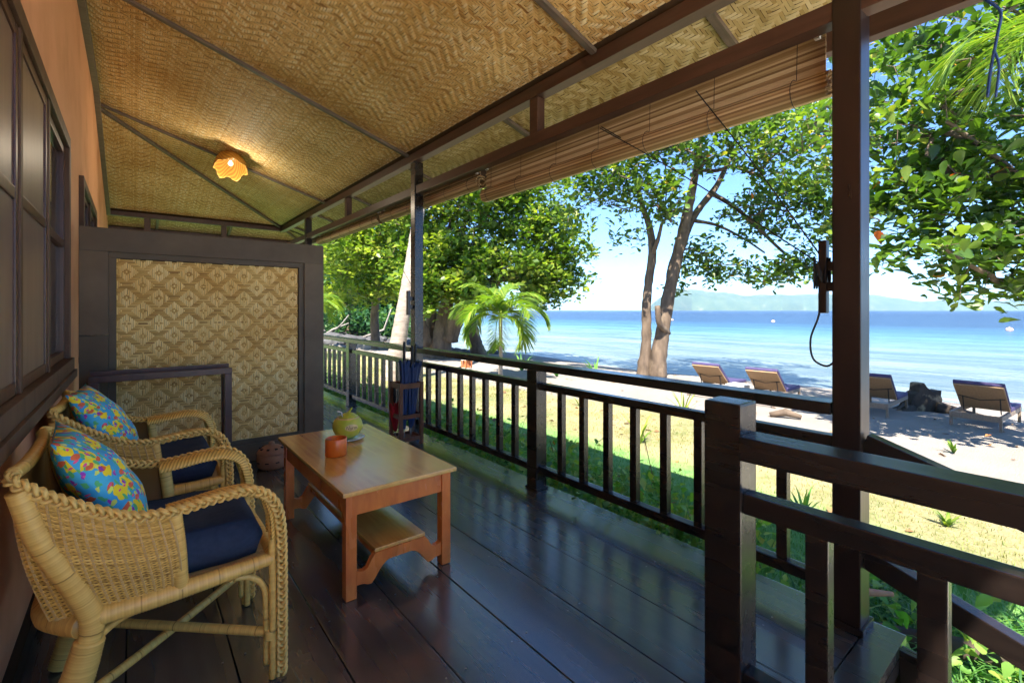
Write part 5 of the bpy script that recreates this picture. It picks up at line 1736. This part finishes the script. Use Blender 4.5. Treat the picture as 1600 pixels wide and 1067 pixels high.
for k, (px, py, d, nn, L, lab) in enumerate([(1068,640,9.6,16,.75,'yellow green palm seedling left of the newel post'), (905,612,10.5,7,.3,'tiny yellow seedling on the sand behind the rail'),
                                     (950,622,10.2,7,.28,'small pale seedling on the sand right of the tiny one'), (1000,690,7.2,14,.55,'spreading dry grass clump on the lawn behind the balusters'),
                                     (1490,722,7.3,12,.28,'small reddish green seedling at the edge of the sand'), (1480,830,4.4,14,.22,'low weed on the sunlit lawn seen under the top rail'),
                                     (880,730,5.6,16,.45,'leafy dark plant behind the post of the long railing'), (1255,790,4.4,22,.34,'bushy green weed on the lawn by the thick post')]):
    p = at(px, py, d); strap_plant('seedling', lab, (p.x, p.y, g(p.x, p.y)), nn, L, .035, 1.0, 'seedlings on the lawn and sand', 520+k, M['palmleaf'] if k < 6 else M['herb'], .75 if k < 4 else .45)

# --- grass: short turf everywhere in view
def grass(n, x0, x1, y0, y1, hmin, hmax, w, seed, name='lawn_grass', dense=None):
    r_ = np.random.default_rng(seed)
    x = r_.uniform(x0, x1, n); y = r_.uniform(y0, y1, n)
    z = zg(x, y)
    pt = np.sin(x*1.3 + 1.7*np.sin(y*.8)) * np.cos(y*1.1 + .7*np.sin(x*2.1)) + .6*np.sin(x*3.7 + y*2.9)
    dry = sstep(x, 4.3, 6.0)
    keep = (r_.random(n) < np.where(x > 7.2, np.clip((9.0 - x) / 2.2 + .3*pt, 0, 1), 1)) & (r_.random(n) < np.where(x > 4.6, np.clip(.45 + .4*pt, .15, 1), 1))
    x, y, z, pt, dry = x[keep], y[keep], z[keep], pt[keep], dry[keep]
    n = len(x)
    az = r_.uniform(0, 2*math.pi, n); ln = r_.uniform(.2, .9, n)
    h = r_.uniform(hmin, hmax, n)
    hd = np.stack([np.cos(az), np.sin(az), np.zeros(n)], 1); sd_ = np.stack([-np.sin(az), np.cos(az), np.zeros(n)], 1)
    p = np.stack([x, y, z - .004], 1)
    upv = np.array([0, 0, 1.])
    m_ = p + hd * (h*ln*.35)[:, None] + upv * (h*.6)[:, None]
    t_ = p + hd * (h*ln)[:, None] + upv * (h*1.0)[:, None]
    V = np.stack([p - sd_*w/2, p + sd_*w/2, m_ + sd_*w*.4, m_ - sd_*w*.4, t_], 1).reshape(-1, 3)
    b = (np.arange(n)*5)[:, None]
    F = [b + np.array([[0,1,2,3]]), b + np.array([[3,2,4]])]
    tone = np.clip(.12 + .52*dry + .10*pt + r_.normal(0, .12, n), 0, 1)
    return link_mesh(name, mesh_np(name, V, F, tone=np.repeat(tone, 5)), M['blade'], kind='stuff')
grass(90000, 2.6, 5.2, -1.0, 9, .02, .055, .005, 71)
grass(70000, 4.6, 9.0, -2.5, 12, .015, .05, .006, 72)
grass(26000, 2.6, 9.0, 9, 17, .02, .06, .012, 73)

r_ = np.random.default_rng(96)
nn = 260
lx = np.concatenate([r_.uniform(3.2, 9, nn), r_.uniform(9, 16.5, nn // 2)]); ly = np.concatenate([r_.uniform(-1, 12, nn), r_.uniform(-1, 14, nn // 2)])
az = r_.uniform(0, 6.28, len(lx))
Ms = frames(np.stack([np.cos(az), np.sin(az), r_.normal(0, .15, len(lx))], 1), np.tile([[0, 0, 1.]], (len(lx), 1)) + r_.normal(0, .25, (len(lx), 3)), np.stack([lx, ly, zg(lx, ly) + .012], 1), r_.uniform(.05, .16, len(lx)))
V, F, T = batch(LEAF4V, LEAF4, Ms, r_.uniform(0, 1, len(lx)))
M['fallen'] = tone_mat('fallen_leaf', [(0, (.10,.055,.03)), (.5, (.22,.12,.05)), (.85, (.36,.22,.08)), (1, (.45,.16,.05))], rough=.8)
link_mesh('fallen_leaves', mesh_np('fallen_leaves', V, F, tone=T), M['fallen'], kind='stuff')

# --- weeds and stems along the foot of the deck
def stems_bed(name, n, x0, x1, y0, y1, hmin, hmax, seed, leafsize=.035, per=9, tone=.45):
    r_ = np.random.default_rng(seed)
    mb = MB(); cl = []; 
    Ms_all = []; tn_all = []
    for k in range(n):
        x = r_.uniform(x0, x1); y = r_.uniform(y0, y1); z = g(x, y); h = r_.uniform(hmin, hmax)
        dx, dy = r_.normal(0, .10, 2)
        p0 = Vector((x, y, z)); p1 = Vector((x+dx*.5, y+dy*.5, z+h*.55)); p2 = Vector((x+dx*1.3, y+dy*1.3, z+h))
        mb.tube([p0, p1, p2], [.004, .003, .0015], 3, caps=False)
        for q in range(per):
            t = r_.uniform(.25, 1); c = p0.lerp(p1, min(1, t*2)) if t < .5 else p1.lerp(p2, (t-.5)*2)
            cl.append((c.x, c.y, c.z))
    Ms, tn = rosettes(np.array(cl), 1, leafsize, seed+1, tonebase=tone, tonesd=.25, spread=.02)
    V, F, T = batch(LEAF4V, LEAF4, Ms, tn)
    nv = len(mb.v)
    S = np.array([tuple(v) for v in mb.v]); SF = np.array(mb.f)
    V2 = np.concatenate([V, S]); T2 = np.concatenate([T, np.full(nv, .55)])
    return link_mesh(name, mesh_np(name, V2, [F[0], SF + len(V)], tone=T2), M['herb'], kind='stuff')
stems_bed('border_weeds', 1000, 2.60, 3.0, 1.2, 9.5, .30, .74, 81, leafsize=.07, per=13, tone=.68)
stems_bed('border_weeds', 160, 2.9, 3.6, 2.2, 8.5, .2, .6, 82, leafsize=.06, per=12, tone=.6)
stems_bed('border_weeds', 90, 2.56, 3.0, .8, 2.0, .10, .36, 83, leafsize=.05, tone=.6)
# strappy bed right of the steps
def strap_bed(n, x0, x1, y0, y1, L, w, seed, name, mat, tone, el=.9):
    r_ = np.random.default_rng(seed)
    V = []; F = []; T = []
    for k in range(n):
        x = r_.uniform(x0, x1); y = r_.uniform(y0, y1); z = g(x, y)
        az = r_.uniform(0, 2*math.pi); e = el + r_.normal(0, .3)
        hd = np.array([math.cos(az), math.sin(az), 0]); sdv = np.array([-hd[1], hd[0], 0])
        Lk = L * r_.uniform(.5, 1.2); b = len(V); tn = float(np.clip(r_.normal(tone, .22), 0, .9))
        p = np.array([x, y, z]); ee = e
        for i, ww in enumerate((.8, 1, .9, .7, .4, .05)):
            V.append(p - sdv*w*ww/2); V.append(p + sdv*w*ww/2); T += [tn, tn]
            p = p + (hd*math.cos(ee) + np.array([0,0,math.sin(ee)])) * Lk/5
            ee -= .28 * (1 + i*.3)
        for i in range(5): F.append((b+2*i, b+2*i+1, b+2*i+3, b+2*i+2))
    return link_mesh(name, mesh_np(name, np.array(V), np.array(F), tone=np.array(T)), mat, kind='stuff')
strap_bed(2600, 2.56, 4.1, -.5, 1.25, .40, .012, 91, 'border_grass', M['herb'], .35)
r_ = np.random.default_rng(92)
cl = np.stack([r_.uniform(2.6, 4.0, 60), r_.uniform(-.4, 1.0, 60), r_.uniform(-.42, -.20, 60)], 1)
Ms, tn = rosettes(cl, 7, .085, 93, tonebase=.6, tonesd=.2, spread=.05, up=.5)
V, F, T = batch(LEAFV, [LEAFT[0], LEAFQ], Ms, tn)
link_mesh('ground_cover', mesh_np('ground_cover', V, F, tone=T), M['herb'], kind='stuff')
# flower
fp = Vector((3.05, 1.72, g(3.05, 1.72)))
fl = thing('flowering_plant', 'thin plant with one pink flower behind the balusters', 'plant', fp)
MB().tube([fp, fp + Vector((.02, .02, .25)), fp + Vector((-.02, .05, .46))], [.004, .003, .002], 5).build('stem', M['stem'], fl)
M['pink'] = plain('pink_petal', (.75,.35,.55), rough=.6)
for k in range(5):
    a = k*2*math.pi/5
    c = fp + Vector((-.02, .05, .46)); e1 = Vector((-.6, math.cos(a), math.sin(a))).normalized(); s1 = Vector((0, -math.sin(a), math.cos(a)))
    MB().add([c, c + e1*.022 - s1*.012, c + e1*.036, c + e1*.022 + s1*.012], [(0,1,2), (0,2,3)]).build('petal', M['pink'], fl)
# bare twiggy stems seen through the railing
for k, (x, y, h, lab) in enumerate([(2.95, 1.95, .95, 'tall thin bare stem rising left of the pink flower'), (3.0, 1.28, .8, 'thin bare twig right of the newel post'), (3.2, 3.2, .6, 'thin leaning stem behind the middle balusters')]):
    z = g(x, y); mb = MB()
    p = Vector((x, y, z)); rr = random.Random(k)
    path = [p, p + Vector((.03, .03, h*.3)), p + Vector((-.02, .05, h*.6)), p + Vector((-.06, .12, h))]
    mb.tube(smooth_path(path, 4), .0035, 4)
    for q in range(5):
        c = p + (path[3] - p) * (.35 + .13*q)
        mb.tube([c, c + Vector((rr.uniform(-.06,.06), rr.uniform(-.09,.09), .08))], [.002, .001], 3)
    tag(mb.build('bare_stem', M['twig']), lab, 'plant')

# ------------------------------------------------------------------ beach objects
def lump(name, c, rad, mat, seed, rough=.25, n=3, label=None, cat=None, group=None):
    bm = bmesh.new()
    bmesh.ops.create_icosphere(bm, subdivisions=n, radius=1)
    from mathutils import noise as mn
    for v in bm.verts:
        q = v.co.copy()
        k = 1 + rough * mn.fractal(q * 1.6 + Vector((seed*3.1, seed, 0)), 1.0, 2.0, 3) + rough*.5*mn.noise(q*5 + Vector((seed,)*3))
        v.co = Vector((q.x*rad[0], q.y*rad[1], q.z*rad[2])) * k
    me = bpy.data.meshes.new(name); bm.to_mesh(me); bm.free()
    o = link_mesh(name, me, mat); o.location = c
    if cat: tag(o, label, cat, group)
    return o
# stump of black wood between the right-hand loungers
sx0, sy0 = 14.4, 2.65; sz0 = g(sx0, sy0)
stump = thing('tree_stump', 'dark weathered tree stump at the water edge between loungers', 'stump', (sx0, sy0, sz0))
mb = MB()
M['charwood'] = pmat('dark_stump_wood', (.018,.015,.012), (.07,.05,.035), scale=4, rough=.9, bump=.8, dist=.04, big=((.30,.22,.13), 2.2, .60, .68))
prof = [(-1.0,-.1),(-.70,.06),(-.50,.14),(-.40,.34),(-.30,.58),(-.16,.66),(-.13,.92),(.02,.95),(.12,.80),(.30,.66),(.58,.70),(.56,.52),(.62,.40),(.54,.16),(.82,.04),(1.35,-.14)]
R3 = Vector((VY, -VX, 0))
fn = lambda a, b, t: Vector((sx0, sy0, sz0)) + R3 * (a * .72) + Vector((VX, VY, 0)) * t + Vector((0, 0, b*.70))
so_ = MB().prism(prof, fn, -.14, .14).build('stump_body', M['charwood'], stump, bevel=.025)
MB().tube([fn(-.3,.1,0), fn(-.75,.0,-.2), fn(-1.3,-.08,-.3)], [.16,.11,.04], 8).build('root', M['charwood'], stump, smooth=True)
MB().tube([fn(.4,.1,-.1), fn(.95,.0,-.25), fn(1.6,-.08,-.35)], [.18,.12,.04], 8).build('root', M['charwood'], stump, smooth=True)
# buoys
for k, (px, py, d, lab) in enumerate([(1208,503,112,'orange buoy afloat left of the thick post'), (1577,517,64,'pale buoy afloat at the far right'), (1050,501,130,'faint buoy afloat beside the twin stemmed tree')]):
    p = at(px, py, d)
    b = thing('buoy', lab, 'buoy', (p.x, p.y, SEA_Z), 'buoys in the bay')
    MB().lathe([(0,-.3),(.3,-.2),(.42,0),(.34,.25),(.12,.38),(0,.4)], (p.x, p.y, SEA_Z), 12).build('float', M['buoy'], b, smooth=True)
    MB().tube([(p.x, p.y, SEA_Z+.35), (p.x, p.y, SEA_Z+.55)], .04, 6).build('pin', M['metal'], b)
# orange lantern post on the sand
lp2 = at(729, 590, 15.2); lz = g(lp2.x, lp2.y)
lt = thing('garden_lantern', 'small orange lantern on a pale block beyond the railing', 'lantern', (lp2.x, lp2.y, lz))
box('plinth', (lp2.x-.12, lp2.y-.12, lz-.02), (lp2.x+.12, lp2.y+.12, lz+.32), M['concrete'], lt)
M['terracotta'] = plain('terracotta', (.5,.16,.06), rough=.7)
for dx in (-.13, .09):
    for dy in (-.13, .09):
        box('corner', (lp2.x+dx, lp2.y+dy, lz+.321), (lp2.x+dx+.04, lp2.y+dy+.04, lz+.56), M['terracotta'], lt)
box('panel', (lp2.x-.085, lp2.y-.085, lz+.322), (lp2.x+.085, lp2.y+.085, lz+.558), M['terracotta'], lt)
MB().lathe([(.2,.561),(.19,.59),(.09,.68),(.03,.70),(0,.76)], (lp2.x, lp2.y, lz), 4).build('cap', M['concrete'], lt)
# clay figure under the second lounger
fx = at(1228, 640, 9.6); fz = g(fx.x, fx.y)
ds = thing('driftwood_pieces', 'brown lump of driftwood on sand below the second lounger', 'driftwood', (fx.x, fx.y, fz))
MB().tube([(fx.x-.15,fx.y+.25,fz+.05),(fx.x,fx.y,fz+.12),(fx.x+.1,fx.y-.25,fz+.05)],[.05,.08,.04],8).build('log', M['bark'], ds, smooth=True)
# log edging near the steps
lg = MB().tube(smooth_path([(3.05,.95,-.40),(3.2,.55,-.36),(3.55,.0,-.36),(4.1,-.7,-.40)], 8), [.05]*25, 10).build('log', M['charwood'], smooth=True)
tag(lg, 'dark log lying among the plants right of the steps', 'log')
hs = MB().tube([(3.0,1.02,-.22),(3.1,.86,-.20),(3.22,.70,-.19)], [.018,.028,.012], 8).build('dry_leaf_sheath', M['clay'], smooth=True)
tag(hs, 'brown dry leaf sheath caught in the plants by the thick post', 'dry leaf')
# rocks and driftwood along the left shore
r_ = np.random.default_rng(77)
RK = []
for k in range(60):
    px = r_.uniform(505, 660); d = r_.uniform(30, 44); p = at(px, 485, d)
    s = r_.uniform(.3, .9)
    RK.append(lump('shore_rocks', (p.x, p.y, g(p.x, p.y) + s*.12), (s, s*.8, s*.5), M['rock'], k, n=2))
for k in range(18):
    px = r_.uniform(650, 780); d = r_.uniform(25.5, 28); p = at(px, 485, d); s = r_.uniform(.15, .4)
    RK.append(lump('shore_rocks', (p.x, p.y, max(g(p.x, p.y), SEA_Z) + s*.1), (s, s*.8, s*.5), M['rock'], 50+k, n=2))
bm = bmesh.new()
for o in RK:
    o.data.transform(Matrix.Translation(o.location)); bm.from_mesh(o.data)
    bpy.data.objects.remove(o)
me = bpy.data.meshes.new('shore_rocks'); bm.to_mesh(me); bm.free()
link_mesh('shore_rocks', me, M['rock'], kind='stuff')
for k, (a, b, c, d, w, lab) in enumerate([((560,530),(600,515),(612,480),36,.11,'bleached driftwood snag sticking up on the left shore'), ((505,525),(520,515),(545,505),38,.12,'grey driftwood trunk lying on the dark rocks'),
                                          ((525,515),(535,505),(545,492),37,.08,'slanting grey driftwood stick by the partition'), ((560,545),(590,541),(640,548),27,.28,'long pale driftwood log just behind the railing'),
                                          ((508,545),(530,542),(560,549),28,.22,'short pale log behind the end of the railing')]):
    o = MB().tube([at(*a, d), at(*b, d), at(*c, d)], [w, w*.8, w*.4], 8).build('driftwood', M['drift'], smooth=True)
    tag(o, lab, 'driftwood', 'driftwood on the left shore')
